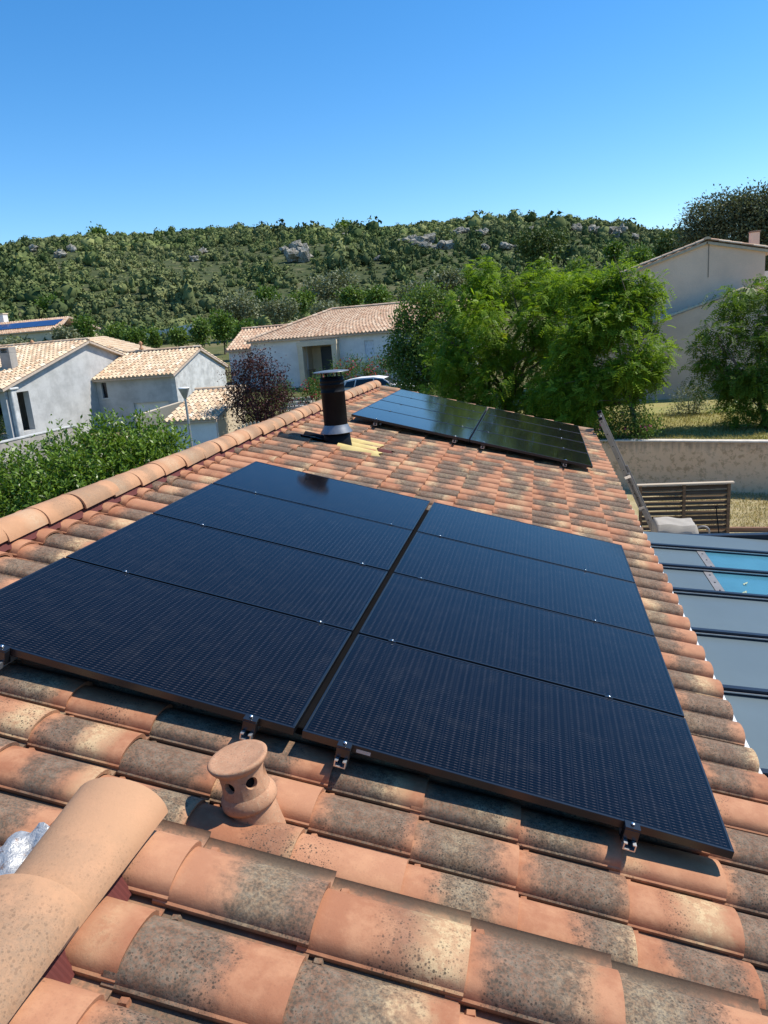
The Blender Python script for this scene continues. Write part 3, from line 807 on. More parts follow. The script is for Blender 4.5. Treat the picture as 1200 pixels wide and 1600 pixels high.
pairs = list(zip(beamY[:-1], beamY[1:])) + [(5.66, 6.33)]
def slab(x0, x1, y0, y1, dz=0, th=.014):
    a = MB(); a.prism([(x0, y0, vz(x0)-.022+dz), (x1, y0, vz(x1)-.022+dz), (x1, y0, vz(x1)-.022-th+dz), (x0, y0, vz(x0)-.022-th+dz)], (0, y1-y0, 0)); return a
for (a0, a1) in pairs:
    y0, y1 = a0 + .036, a1 - .036
    if abs(a0 - 4.23) < .01 or abs(a0 - 4.95) < .01:
        xs = 2.55 if a0 < 4.5 else 2.62
        slab(X0, xs - .005, y0, y1).build('panel', M['ver_grey'], ver)
        slab(xs + .085, X1, y0, y1).build('glass_panel', M['ver_blue'], ver)
        st = slab(xs, xs + .08, y0, y1, .006).build('joint_strip', M['ladder_alu'], ver)
        g = MB()
        for q in range(3):
            yy = y0 + (y1-y0)*(q+.5)/3; g.lathe([(.011, vz(xs+.04)-.017), (.008, vz(xs+.04)-.010), (0, vz(xs+.04)-.009)], 8, M=Matrix.Translation((xs + .04, yy, 0)))
        g.build('rivet', M['anthracite'], st)
    else:
        slab(X0, X1, y0, y1).build('panel', M['ver_grey'], ver)
a = MB(); a.box((X0 - .05, 6.33, 2.22), (X1, 6.42, 2.345), bev=.006); a.build('end_beam', M['anthracite'], ver)
a = MB(); a.box((X1 + .001, -1.6, vz(X1) - .2), (X1 + .10, 6.42, vz(X1) - .02), bev=.006); a.build('gutter', M['anthracite'], ver)
for (xx, yy) in ((X1 - .05, 6.30), (X1 - .05, 2.3), (X1 - .05, -1.5)):
    a = MB(); a.box((xx - .05, yy - .05, -.1), (xx + .05, yy + .05, vz(X1) - .12), bev=.004); a.build('post', M['anthracite'], ver)
lf = [(2.86, 4.62), (2.79, 4.36), (3.02, 4.40)]
for (lx, ly) in lf:
    g = MB(); ang = rnd.uniform(0, 6)
    P = [(lx + r_*math.cos(ang + t), ly + r_*math.sin(ang + t), vz(lx) - .015 + zz) for r_, t, zz in ((.032, 0, 0), (.013, 1.3, .006), (.03, 2.8, .004), (.014, 4.6, 0))]
    g.add(P, [(0, 1, 2, 3)])
    g.add([(p[0]+.02, p[1]+.014, p[2]+.003) for p in P], [(0, 1, 2, 3)])
    o = g.build('fallen_leaf', M['leaf_litter']); tag(o, 'pale leaf fallen on the turquoise veranda glass, %s of the three' % {2.86: 'upper one', 2.79: 'lower left one', 3.02: 'lower right one'}[lx], 'leaf', 'leaves fallen on the veranda glass')

# ------------------------------------------------------------------ ladder at the far eave
lt = np.array([2.13, 12.0, 3.06]); lb = np.array([3.42, 12.75, 0.0])
lad = thing('ladder', 'aluminium extension ladder leaning on the far corner of the eave', 'ladder', tuple(lb))
ax = Vector(lt - lb); Ln = ax.length; ax.normalize()
wdir = Vector((0.12, 1, 0)); wdir = (wdir - ax*wdir.dot(ax)).normalized(); ndir = ax.cross(wdir)
LM = Matrix((( *wdir, 0), (*ax, 0), (*ndir, 0), (0, 0, 0, 1))).transposed()
for sec, (y0, y1, off) in enumerate(((0, Ln*0.62, 0), (Ln*0.36, Ln, .035))):
    for s in (0, 1):
        x = s*0.36 + .0
        a = MB(); a.box((x - .014, y0, off - .042), (x + .014, y1, off + .042), M=LM, bev=.004)
        st = a.build('stile', M['ladder_alu'], lad)
        g = MB(); q = y0 + .14
        while q < y1 - .05:
            g.tube([LM @ Vector((x - .0155, q, off)), LM @ Vector((x - .0142, q, off))], .012, 10); q += .28
        g.build('rung_end', M['black_pipe'], st)['kind'] = 'stuff'
    q = y0 + .14
    while q < y1 - .05:
        g = MB(); g.tube([LM @ Vector((.012, q, off)), LM @ Vector((.348, q, off))], .014, 8); g.build('rung', M['ladder_alu'], lad); q += .28
for yy in (Ln*.38, Ln*.60):
    g = MB(); g.box((-.02, yy - .03, -.04), (-.0125, yy + .03, .075), M=LM); g.build('guide_bracket', M['steel'], lad)
g = MB(); g.box((-.018, Ln - .04, -.005), (.018, Ln + .01, .075), M=LM, bev=.004); g.box((.342, Ln - .04, -.005), (.378, Ln + .01, .075), M=LM, bev=.004); g.build('end_cap', M['black_pipe'], lad)

# ------------------------------------------------------------------ yard right: wall, terrace lawn, louvre fence, cover
def quad_at(p0, p1, z0, z1, th): ...
wall_a, wall_b = Vector((1.2, 19.98, 0)), Vector((9.6, 16.96, 0))
wd = (wall_b - wall_a).normalized(); wn = Vector((wd.y, -wd.x, 0))
rw = thing('garden_wall', 'beige roughcast garden wall below the upper lawn', 'wall', tuple(wall_a))
WMx = Matrix(((wd.x, -wn.x, 0, 0), (wd.y, -wn.y, 0, 0), (0, 0, 1, 0), (0, 0, 0, 1)))
Lw = (wall_b - wall_a).length
a = MB(); a.box((0, 0, -.3), (Lw, .22, 1.40), M=WMx); a.build('wall_body', M['roughcast'], rw)
a = MB(); a.box((-.02, -.03, 1.401), (Lw + .02, .25, 1.445), M=WMx, bev=.008); a.build('coping', M['coping'], rw)
def straw_mat(name, a_, b_, c_):
    t = NT(name); p = t.pos(); n1 = t.noise(p, 1.1, 5, .65); n2 = t.noise(p, 22, 6, .75); n3 = t.noise(p, 5, 5, .7)
    c = t.mix(t.step(n1, .38, .62), a_, b_); c = t.mix(t.math('MULTIPLY', t.step(n3, .45, .65), .6), c, c_); c = t.mix(t.math('MULTIPLY', t.step(n2, .45, .65), .5), c, tuple(x*.55 for x in a_))
    return t.pbsdf(c, .95, 0, t.bump(n2, .8, .05), .1)
M['straw'] = straw_mat('straw_grass', (.42, .33, .17), (.52, .43, .25), (.36, .32, .15))
M['lawn'] = straw_mat('dry_lawn', (.36, .31, .12), (.30, .30, .10), (.44, .36, .18))
M['gravel'] = straw_mat('pale_gravel', (.55, .47, .38), (.66, .58, .49), (.48, .40, .32))
# terrace body
pts = [wall_a + wn*-.23, wall_b + wn*-.23, Vector((26, 16.0, 0)), Vector((26, 40, 0)), Vector((-2, 40, 0)), Vector((-2, 21.3, 0))]
a = MB(); a.prism([(p.x, p.y, -.5) for p in pts], (0, 0, 1.90)); o = a.build('lawn', M['lawn']); struct(o)
a = MB(); a.prism([(2.0, 14.7, -.1), (9.9, 13.3, -.1), (9.8, 16.8, -.1), (1.5, 19.7, -.1)], (0, 0, .13)); o = a.build('yard', M['straw']); struct(o)
a = MB(); a.prism([(2.0, 7.0, -.1), (12.0, 7.0, -.1), (9.9, 13.2, -.1), (2.0, 14.6, -.1)], (0, 0, .112)); o = a.build('gravel_path', M['gravel']); struct(o)
e0 = atZ(1134, 829, .05); e1 = atZ(1215, 829, .05)
ed = thing('timber_edging', 'brown timber edging between dry grass and gravel', 'edging', (float(e0[0]), float(e0[1]), 0))
ang = math.atan2(e1[1]-e0[1], e1[0]-e0[0]); ed.rotation_euler = (0, 0, ang)
a = MB(); a.box((-.4, -.05, -.05), (3.2, .05, .13), bev=.01); a.build('beam', M['edging_wood'], ed)
# louvre fence
fe = thing('louvre_fence', 'wooden louvre fence screen in front of the beige wall', 'fence', (3.05, 14.0, 0))
FW, FH = 1.86, 1.26
a = MB(); a.box((-.04, -.07, FH), (FW + .07, .07, FH + .03), bev=.004); a.build('cap_board', M['pale_wood'], fe)
for x in (0, FW/2 - .03, FW - .06):
    a = MB(); a.box((x, -.035, -.05), (x + .065, .035, FH - .001), bev=.004); a.build('post', M['weathered_wood'], fe)
for bay in (0, 1):
    x0 = .066 + bay*(FW/2 - .03); x1 = x0 + FW/2 - .097
    for q in range(11):
        z = .04 + q*.111
        a = MB(); a.box((x0, -.052, -.008), (x1, .052, .008), M=Matrix.Translation((0, 0, z + .03)) @ Matrix.Rotation(math.radians(38 + rnd.uniform(-7, 7)), 4, 'X') @ Matrix.Rotation(rnd.uniform(-.008, .008), 4, 'Y'))
        a.build('slat', M['weathered_wood'], fe)
# broom handle leaning on the fence
p0 = atY(1118, 792, 13.86); p1 = atY(1122, 838, 13.7)
g = thing('pole', 'thin dark pole with a hooked head leaning on the louvre fence', 'pole', (float(p1[0]), float(p1[1]), 0))
a = MB(); b0 = Vector((0.02, -.12, 0.0)); b1 = Vector((float(p0[0]-p1[0]), .10, float(p0[2]))); a.tube([b0, b1], .012, 8); a.build('shaft', M['black_pipe'], g)
a = MB(); a.tube([b1 + Vector((-.02, 0, 0)), b1 + Vector((.0, 0, .025)), b1 + Vector((.05, 0, .01))], .016, 8); a.build('head', M['black_pipe'], g)
# beige cover over a low box
M['cover'] = simple('beige_fabric_cover', (.36, .325, .275), .9, 0, .08, 5, .4, bscale=14)
cv = thing('covered_box', 'low garden box under a draped pale beige cover by the louvre fence', 'cover', (3.42, 11.75, 0))
nx, ny = 26, 18; VV = []; 
for i in range(nx):
    for k in range(ny):
        s, t = i/(nx-1)*2-1, k/(ny-1)*2-1
        sx = math.copysign(min(1, abs(s)*1.25), s); sy = math.copysign(min(1, abs(t)*1.25), t)
        e = max(abs(s), abs(t)); drop = max(0, (e - .8)/.2)
        z = 1.12 - drop**1.1*.75 - .03*s - .07 + .008*math.sin(s*7 + t*4) * (1-drop) + .006*math.sin(t*9 - s*5)*(1-drop)
        x = sx*.36 + drop*(.03 + .010*math.sin(t*14))*math.copysign(1, s)*(abs(s) > .8) + (.05*drop if s > .8 else 0); y = sy*.30 + drop*.03*math.copysign(1, t)*(abs(t) > .8)
        VV.append((x, y, z))
ii, jj = np.meshgrid(np.arange(nx-1), np.arange(ny-1), indexing='ij')
np_mesh('cover', np.array(VV), np.stack([ii*ny+jj, (ii+1)*ny+jj, (ii+1)*ny+jj+1, ii*ny+jj+1], -1).reshape(-1, 4), M['cover'], cv, smooth=True)
a = MB(); a.box((-.33, -.27, 0), (.33, .27, .95)); a.build('box', M['weathered_wood'], cv)
g = thing('pipe_handle', 'grey curved pipe handle beside the beige cover', 'handle', (3.95, 11.9, 0))
a = MB(); a.tube([(0.0 + .12*math.cos(t/8*math.pi), .0, .80 + .10*math.sin(t/8*math.pi)) for t in range(9)], .018, 8); a.tube([(.12, 0, .8), (.14, 0, 0)], .018, 8); a.tube([(-.12, 0, .8), (-.14, 0, 0)], .018, 8); a.build('pipe', M['ladder_alu'], g)

# ------------------------------------------------------------------ tiled roofs of other houses
def roof_plane(c00, c10, c01, c11, parent, mat='far_tile', pitch=0.23, course=0.38, r=0.10, name='tiles'):
    """canal tiles on the quad: c00-c10 along eave (left->right), c01-c11 along ridge. clipped by bilinear shape"""
    c00, c10, c01, c11 = [np.array(c, float) for c in (c00, c10, c01, c11)]
    wid = max(np.linalg.norm(c10-c00), np.linalg.norm(c11-c01)); hgt = max(np.linalg.norm(c01-c00), np.linalg.norm(c11-c10))
    nu = max(2, int(wid/pitch)); nv = max(1, int(hgt/course))
    nrm = np.cross(c10-c00, c01-c00); nrm /= np.linalg.norm(nrm)
    if nrm[2] < 0: nrm = -nrm
    V, Q, T = [], [], []; b = 0; SG = 5
    for j in range(nv):
        for i in range(nu):
            u0 = i/nu; 
            t = rnd.random()
            ring = []
            for (fv, lift) in ((j/nv - .12/nv, .03), ((j+1)/nv, .0)):
                fv = max(0 if j else -.0, fv)
                for k in range(SG + 1):
                    uu = u0 + (k/SG)/nu*.80; h = r*math.sin(math.pi*k/SG)*(.95 if lift else .8)
                    e = c00 + (c10-c00)*uu; d = c01 + (c11-c01)*uu
                    ring.append(e + (d-e)*fv + nrm*(h + lift))
                uu = min(1, u0 + 1/nu); e = c00 + (c10-c00)*uu; d = c01 + (c11-c01)*uu
                ring.append(e + (d-e)*fv + nrm*(lift*.8))
            W = SG + 2
            V += ring; T += [t]*len(ring)
            for k in range(W-1): Q.append((b+k, b+k+1, b+W+k+1, b+W+k))
            b += len(ring)
            # front face of barrel end
            fr = [ring[k] for k in range(SG+1)] ; base = [ring[0] + (ring[SG]-ring[0])*k/SG - nrm*.03 for k in range(SG+1)]
            V += fr + base; T += [t*.5]*(2*(SG+1))
            for k in range(SG): Q.append((b+k, b+SG+1+k, b+SG+2+k, b+k+1))
            b += 2*(SG+1)
    me = bpy.data.meshes.new(name); Va = np.array(V); Qa = np.array(Q)
    inv = parent.matrix_basis.inverted(); 
    Va = Va - np.array(parent.location)
    me.vertices.add(len(Va)); me.vertices.foreach_set('co', Va.astype(np.float32).ravel())
    me.loops.add(Qa.size); me.loops.foreach_set('vertex_index', Qa.astype(np.int32).ravel()); me.polygons.add(len(Qa)); me.polygons.foreach_set('loop_start', np.arange(0, Qa.size, 4, dtype=np.int32)); me.update(calc_edges=True)
    at = me.attributes.new('trand', 'FLOAT', 'POINT'); at.data.foreach_set('value', np.array(T, dtype=np.float32)); me.materials.append(M[mat])
    o = bpy.data.objects.new(name, me); COL.objects.link(o); o.parent = parent; o['kind'] = 'stuff'
    g = MB(); L = np.array(parent.location)
    P = [c - L - nrm*.02 for c in (c00, c10, c11, c01)]; g.add([*P, *[p - nrm*.10 for p in P]], [(0,1,2,3), (7,6,5,4), (0,4,5,1), (1,5,6,2), (2,6,7,3), (3,7,4,0)]); g.build('roof', M['roof_edge'], parent)
    return o
def line_tiles(p0, p1, parent, mat='far_tile', r=.12, step=.40, name='ridge_tile'):
    """separate round tiles along a line, on ridges and verges"""
    p0, p1 = Vector(p0), Vector(p1); d = (p1-p0); n = max(1, round(d.length/step)); d.normalize()
    side = d.cross(Vector((0, 0, 1))).normalized(); up = side.cross(d)
    base = None
    g = MB(); vs = []; fs = []; SG = 6; ln = step*1.08
    for (y, rr_) in ((0, r*1.08), (ln, r*.92)):
        for k in range(SG+1): a = math.pi*k/SG; vs.append((rr_*math.cos(a), y, rr_*.8*math.sin(a)))
    for k in range(SG): fs.append((k, k+1, SG+1+k+1, SG+1+k))
    fs.append(tuple(range(SG+1))[::-1]); fs.append(tuple(range(SG+1, 2*SG+2)))
    g.add(vs, fs); me = g.mesh(name); me.materials.append(M[mat])
    me.attributes.new('trand', 'FLOAT', 'POINT').data.foreach_set('value', np.full(len(me.vertices), rnd.random(), dtype=np.float32))
    ms = [me]
    for q in range(2):
        m2 = me.copy(); m2.attributes['trand'].data.foreach_set('value', np.full(len(me.vertices), rnd.random(), dtype=np.float32)); ms.append(m2)
    Rm = Matrix(((*side, 0), (*d, 0), (*up, 0), (0, 0, 0, 1))).transposed()
    for i in range(n):
        o = bpy.data.objects.new(name, ms[rnd.randrange(3)]); COL.objects.link(o); o.parent = parent
        o.matrix_local = Matrix.Translation(p0 + d*(i*(p1-p0).length/n) - parent.location) @ Rm @ Matrix.Rotation(rnd.uniform(-.04, .04), 4, 'Y')
def wbox(lo, hi, parent, name, mat, bev=0):
    L = parent.location; g = MB(); g.box([a - b for a, b in zip(lo, L)], [a - b for a, b in zip(hi, L)], bev=bev); return g.build(name, mat, parent)

# --- house with big grey gable on the left
h1 = thing('gable_house', 'long grey cement house with big bare gable and chimney, far left', 'house', (-21.9, 32.7, 1.2))
def hole_wall_x(parent, X, ya, yb, za, zb, hole, th, mat):
    """wall in plane x=X (thickness to -x) with one hole (y0,y1,z0,z1)"""
    y0, y1, z0, z1 = hole
    for (a0, a1, b0, b1) in ((ya, y0, za, zb), (y1, yb, za, zb), (y0, y1, za, z0), (y0, y1, z1, zb)):
        if a1 - a0 > .01 and b1 - b0 > .01: yield ((X - th, a0, b0), (X, a1, b1))
L = h1.location; g = MB()
GX_, Y0_, YA, Y1_, ZE, ZA = -21.9, 26.05, 32.7, 39.4, 3.95, 5.66
for lo, hi in hole_wall_x(h1, GX_, Y0_, Y1_, .3, ZE, (26.62, 27.62, 1.85, 3.62), .3, None):
    g.box([a-b for a, b in zip(lo, L)], [a-b for a, b in zip(hi, L)])
tri = [(GX_, Y0_, ZE + .001), (GX_, Y1_, ZE + .001), (GX_, YA, ZA)]
g.prism([[a-b for a, b in zip(p, L)] for p in tri], (-.3, 0, 0))
g.build('wall', M['cement'], h1)
# arch head over porch opening
g = MB(); ap = [(27.62 - .5 + .5*math.cos(math.pi*q/10), 3.62 + .26*math.sin(math.pi*q/10)) for q in range(11)]
wbox((-34, Y0_ + .05, .3), (GX_ - 1.4, Y1_ - .05, ZE), h1, 'wall', M['cement'])
wbox((GX_ - 1.4, 26.1, 1.6), (GX_ - .31, 29.2, 1.84), h1, 'porch_floor', M['concrete'])
wi = wbox((GX_ - 1.39, 26.7, 2.6), (GX_ - 1.34, 27.7, 3.55), h1, 'window', M['dark_glass'])
wbox((-1.39 + GX_, 26.62, 2.5), (GX_ - 1.30, 27.78, 2.59), h1, 'window_sill', M['cement_light'])
wbox((GX_ + .01, 26.2, 1.3), (GX_ + .22, 26.55, 3.75), h1, 'column', M['cement_light'], .03)
wbox((GX_ - .02, 26.1, 3.752), (GX_ + .28, 26.68, 3.86), h1, 'column_capital', M['cement_light'], .03)
ov = .25
roof_plane((-34, Y0_ - .4, ZE - .10), (GX_ + ov, Y0_ - .4, ZE - .10), (-34, YA, ZA + .06), (GX_ + ov, YA, ZA + .06), h1)
roof_plane((GX_ + ov, Y1_ + .4, ZE - .10), (-34, Y1_ + .4, ZE - .10), (GX_ + ov, YA, ZA + .06), (-34, YA, ZA + .06), h1)
line_tiles((GX_ + ov, YA, ZA + .12), (-34, YA, ZA + .12), h1)
# raised roof part behind, seen over the right verge
roof_plane(atY(205, 553, 38.5), atY(243, 547, 44), atY(132, 530, 37.5), atY(161, 526.5, 44), h1, course=.38)
g = MB(); P = [Vector(atY(*q)) - L for q in ((205, 553, 38.5), (243, 547, 44), (161, 526.5, 44), (132, 530, 37.5))]
ch = thing('chimney', 'square grey concrete chimney with open top on the left house roof', 'chimney', tuple(atY(16, 572, 28.6)))
chz = ch.location
g = MB(); g.box((-.26, -.24, -.5), (.26, .24, .62)); g.build('shaft', M['concrete'], ch)
for (lo, hi) in (((-.27, -.25, .621), (-.18, .25, .80)), ((.18, -.25, .621), (.27, .25, .80)), ((-.27, -.25, .801), (.27, .25, .86))):
    g = MB(); g.box(lo, hi); g.build('cap', M['concrete'], ch)
g = MB(); g.box((-.17, -.2, .622), (.17, .2, .64)); g.build('opening', M['black_pipe'], ch)
# ridge finials
for (px, py, Yd, lab) in ((52, 545, 32.7, 'small clay finial on the ridge of the big grey gable house'), (221, 546, 36.2, 'small clay finial on the ridge of the garage roof')):
    P = atY(px, py, Yd); f = MB(); f.lathe([(.0, .0), (.13, .0), (.12, .06), (.06, .12), (.05, .22), (.10, .30), (.09, .38), (.04, .44), (.0, .46)], 12)
    o = f.build('roof_finial', M['ridge']); o.location = P; tag(o, lab, 'finial')

# --- garage wing
g1 = thing('garage_wing', 'grey garage wing with narrow window and pale gable end beside the big gable', 'house', (-19.6, 33, 1.0))
L = g1.location
GXL, GXR, GY0, GYR, GY1, GE, GR = -21.895, -17.34, 33.0, 36.2, 39.4, 3.72, 4.80
g = MB(); g.prism([[a-b for a, b in zip(p, L)] for p in ((GXR, GY0, .2), (GXR, GY1, .2), (GXR, GY1, GE), (GXR, GYR, GR), (GXR, GY0, GE))], (-.25, 0, 0)); g.build('gable_wall', M['cement_light'], g1)
for (x0, x1, z0, z1) in ((GXL, -21.60, .2, GE), (-21.30, -19.9, .2, GE), (-21.60, -21.30, .2, 2.72), (-21.60, -21.30, 3.52, GE), (-19.9, GXR - .251, 2.35, GE), (-17.9, GXR - .251, .2, 2.349)):
    wbox((x0, GY0, z0), (x1, GY0 + .25, z1), g1, 'wall', M['cement'])
wbox((-21.6, GY0 + .12, 2.72), (-21.3, GY0 + .15, 3.52), g1, 'window', M['dark_glass'])
wbox((-21.66, GY0 - .04, 2.66), (-21.24, GY0 + .1, 2.719), g1, 'window_sill', M['cement_light'])
wbox((-19.9, GY0 + .15, .2), (-17.9, GY0 + .2, 2.349), g1, 'garage_door', M['white_render'])
roof_plane((GXL + .02, GY0 - .35, GE - .02), (GXR + .12, GY0 - .35, GE - .02), (GXL + .02, GYR, GR + .10), (GXR + .12, GYR, GR + .10), g1)
roof_plane((GXR + .12, GY1 + .35, GE - .02), (GXL, GY1 + .35, GE - .02), (GXR + .12, GYR, GR + .10), (GXL, GYR, GR + .10), g1)
line_tiles((GXL + .3, GYR, GR + .16), (GXR + .12, GYR, GR + .16), g1)

# --- low shed with tiled roof behind the lamp
s1 = thing('shed', 'low shed with pale tiled lean-to roof behind the street lamp', 'shed', (-12.8, 26, .2))
roof_plane((-14.5, 25.85, 2.0), (-12.1, 25.85, 2.0), (-14.5, 29.3, 3.0), (-12.1, 29.3, 3.0), s1)
wbox((-14.4, 26.0, -.2), (-12.2, 26.2, 2.0), s1, 'wall', M['white_render'])
for xx in (-12.2, -14.2):
    g = MB(); g.prism([(xx+12.8, .201, -.4), (xx+12.8, 3.2, -.4), (xx+12.8, 3.2, 2.72), (xx+12.8, .201, 1.80)], (-.2, 0, 0)); g.build('side_wall', M['cream_render'], s1)
line_tiles((-14.5, 29.32, 3.05), (-12.1, 29.32, 3.05), s1)
# beige parapet left of it
b0 = atY(212, 650, 27.0); b1 = atY(284, 628, 28.2)
pw_ = thing('parapet_wall', 'beige parapet wall in front of the grey garage door', 'wall', (float(b0[0]), float(b0[1]), 0.2))
d = Vector((b1[0]-b0[0], b1[1]-b0[1], 0)); ang = math.atan2(d.y, d.x); pw_.rotation_euler = (0, 0, ang)
g = MB(); lx = d.length; g.add([(0, 0, -.2), (lx, 0, -.2), (lx, 0, b1[2]-.2), (0, 0, b0[2]-.2), (0, .5, -.2), (lx, .5, -.2), (lx, .5, b1[2]-.2), (0, .5, b0[2]-.2)], [(0,1,2,3), (7,6,5,4), (0,4,5,1), (1,5,6,2), (2,6,7,3), (3,7,4,0)]); g.build('wall_body', M['cream_render'], pw_)
# low concrete wall
c0 = atX(-10, 693, -20.0); c1 = atX(118, 664, -20.0)
cw = thing('concrete_wall', 'low bare concrete wall between laurel hedge and grey gable', 'wall', (-20.0, float(c0[1]), 0.3))
g = MB(); g.box((-.2, -1.0, -.3), (0, float(c1[1]-c0[1]), float(c1[2]) - .3 - .04)); g.build('wall_body', M['concrete'], cw)
g = MB(); g.box((-.23, -1.0, float(c1[2]) - .34), (.03, float(c1[1]-c0[1]) + .02, float(c1[2]) - .29)); g.build('coping', M['cement_light'], cw)

# --- centre house with porch frame
h2 = thing('porch_house', 'off-white house with pink tiled hip roof and cream porch frame, in the middle', 'house', (-12, 43, 1.7))
L = h2.location
E2, R2 = 5.0, 6.62
def hole_wall_y(parent, Y, xa, xb, za, zb, holes, th, mat, name='wall'):
    xs = sorted({xa, xb, *[h[0] for h in holes], *[h[1] for h in holes]})
    g = MB()
    for a0, a1 in zip(xs[:-1], xs[1:]):
        zs = [za]; hs = [h for h in holes if h[0] <= a0 + 1e-6 and h[1] >= a1 - 1e-6]
        cur = za
        for h in sorted(hs, key=lambda h: h[2]):
            if h[2] > cur: g.box([p-q for p, q in zip((a0, Y, cur), L)], [p-q for p, q in zip((a1, Y+th, h[2]), L)])
            cur = h[3]
        if cur < zb: g.box([p-q for p, q in zip((a0, Y, cur), L)], [p-q for p, q in zip((a1, Y+th, zb), L)])
    return g.build(name, mat, parent)
hole_wall_y(h2, 43.0, -16.97, -3.0, 1.0, E2, [(-13.35, -11.5, 1.9, 4.5), (-9.56, -8.96, 3.25, 4.52)], .3, M['white_render'])
wbox((-13.35, 44.3, 1.9), (-11.5, 44.4, 4.5), h2, 'porch_wall', M['cream_render'])
wbox((-13.45, 43.31, 1.9), (-13.351, 44.3, 4.5), h2, 'porch_wall', M['cream_render'])
wbox((-11.499, 43.31, 1.9), (-11.4, 44.3, 4.5), h2, 'porch_wall', M['white_render'])
wbox((-13.35, 43.31, 4.501), (-11.5, 44.4, 4.6), h2, 'porch_ceiling', M['white_render'])
wbox((-13.6, 42.2, 1.6), (-11.2, 44.4, 1.899), h2, 'porch_floor', M['concrete'])
dr = wbox((-12.75, 44.24, 1.905), (-11.75, 44.29, 4.35), h2, 'door', M['dark_door'])
# protruding frame
wbox((-13.68, 42.3, 1.9), (-13.36, 42.995, 4.47), h2, 'porch_frame', M['cream_render'])
wbox((-11.49, 42.3, 1.9), (-11.17, 42.995, 4.47), h2, 'porch_frame', M['cream_render'])
wbox((-13.70, 42.28, 4.471), (-11.15, 42.995, 4.76), h2, 'porch_frame', M['cream_render'])
wbox((-9.56, 43.1, 3.25), (-8.96, 43.14, 4.52), h2, 'shutter', M['shutter'])
wbox((-16.9, 43.301, 1.0), (-16.7, 51, E2 - .05), h2, 'wall', M['white_render']); wbox((-3.2, 43.301, 1.0), (-3.0, 51, E2 - .05), h2, 'wall', M['white_render']); wbox((-16.69, 50.8, 1.0), (-3.2, 51, E2 - .05), h2, 'wall', M['white_render'])
xh = -12.5
roof_plane((-17.1, 42.65, E2), (-2.9, 42.65, E2), (xh, 47, R2), (-2.9, 47, R2), h2, 'far_tile_pink')
roof_plane((-17.1, 51.3, E2), (-17.1, 42.65, E2), (xh, 47.02, R2), (xh, 47, R2), h2, 'far_tile_pink')
roof_plane((-2.9, 51.3, E2), (-17.1, 51.3, E2), (-2.9, 47.01, R2), (xh, 47.01, R2), h2, 'far_tile_pink')
line_tiles((-17.15, 42.6, E2 + .08), (xh, 47, R2 + .09), h2, 'far_tile_pink'); line_tiles((xh, 47, R2 + .09), (-2.9, 47, R2 + .09), h2, 'far_tile_pink')
# left wing
wbox((-18.95, 44.0, 1.0), (-16.98, 49.5, 4.52), h2, 'wing_wall', M['white_render'])
roof_plane((-19.05, 43.7, 4.56), (-14.6, 43.7, 4.56), (-19.05, 47, 5.86), (-14.6, 47, 5.86), h2, 'far_tile_pink')
roof_plane((-14.6, 50.2, 4.6), (-19.05, 50.2, 4.6), (-14.6, 47, 5.86), (-19.05, 47, 5.86), h2, 'far_tile_pink')
line_tiles((-19.05, 47, 5.92), (-14.6, 47, 5.92), h2, 'far_tile_pink')
# stool inside porch
st = thing('wooden_stool', 'tall wooden stool standing inside the cream porch', 'stool', (-13.05, 42.95, 1.9))
for (x, y) in ((-.16, -.16), (.16, -.16), (-.16, .16), (.16, .16)):
    g = MB(); g.tube([(x, y, 0), (x*.75, y*.75, 1.08)], .028, 6); g.build('leg', M['weathered_wood'], st)
g = MB(); g.box((-.2, -.2, 1.081), (.2, .2, 1.13), bev=.01); g.build('seat', M['weathered_wood'], st)
g = MB(); g.box((-.13, -.15, .45), (.13, -.12, .49)); g.build('stretcher', M['weathered_wood'], st)
# garden steps
gs = thing('garden_steps', 'grey stone garden steps climbing to the porch house', 'steps', (-12.4, 36.2, 0))
for q in range(5):
    g = MB(); g.box((-.9, q*.42, .2), (.75, q*.42 + .46, .95 + q*.19), bev=.015); g.build('step', M['concrete'], gs)

# --- right house
h3 = thing('gable_house', 'tall pink beige house with plain shaded gable on the right', 'house', (7.5, 30, 1.0))
L = h3.location
ax_, az_ = 7.51, 7.40
sl_ = 0.30
xl3, xr3 = 1.6, 9.66
g = MB(); g.prism([[p-q for p, q in zip(P, L)] for P in ((xl3, 30, .5), (xr3, 30, .5), (xr3, 30, az_ - .235*(xr3-ax_)), (ax_, 30, az_), (xl3, 30, az_ - sl_*(ax_-xl3)))], (0, 9, 0)); g.build('wall', M['pink_render'], h3)
zl = az_ - sl_*(ax_-xl3); zr = az_ - .235*(xr3-ax_)
roof_plane((xl3 - .3, 39, zl - .06), (xl3 - .3, 29.9, zl - .06), (ax_, 39, az_ + .03), (ax_, 29.9, az_ + .03), h3, 'far_tile_pink')
roof_plane((xr3 + .35, 29.9, zr - .05), (xr3 + .35, 39, zr - .05), (ax_, 29.9, az_ + .03), (ax_, 39, az_ + .03), h3, 'far_tile_pink')
line_tiles((xl3 - .3, 29.93, zl - .02), (ax_, 29.93, az_ + .07), h3, 'far_tile_pink', .095, .42, 'verge_tile')
line_tiles((xr3 + .35, 29.93, zr - .02), (ax_, 29.93, az_ + .07), h3, 'far_tile_pink', .095, .42, 'verge_tile')
line_tiles((ax_, 29.8, az_ + .07), (ax_, 39, az_ + .07), h3, 'far_tile_pink')
g = MB(); g.box((.08, -.012, 5.05), (.11, -.002, 6.36)); g.build('water_stain', M['stain'], h3)
h4 = thing('lean_house', 'lower grey beige gable section in front of the tall pink house', 'house', (8, 29.4, 1.0))
L = h4.location; a4x, a4z = 8.75, 5.43; s4 = .30
xl4 = 3.0; zl4 = a4z - s4*(a4x-xl4)
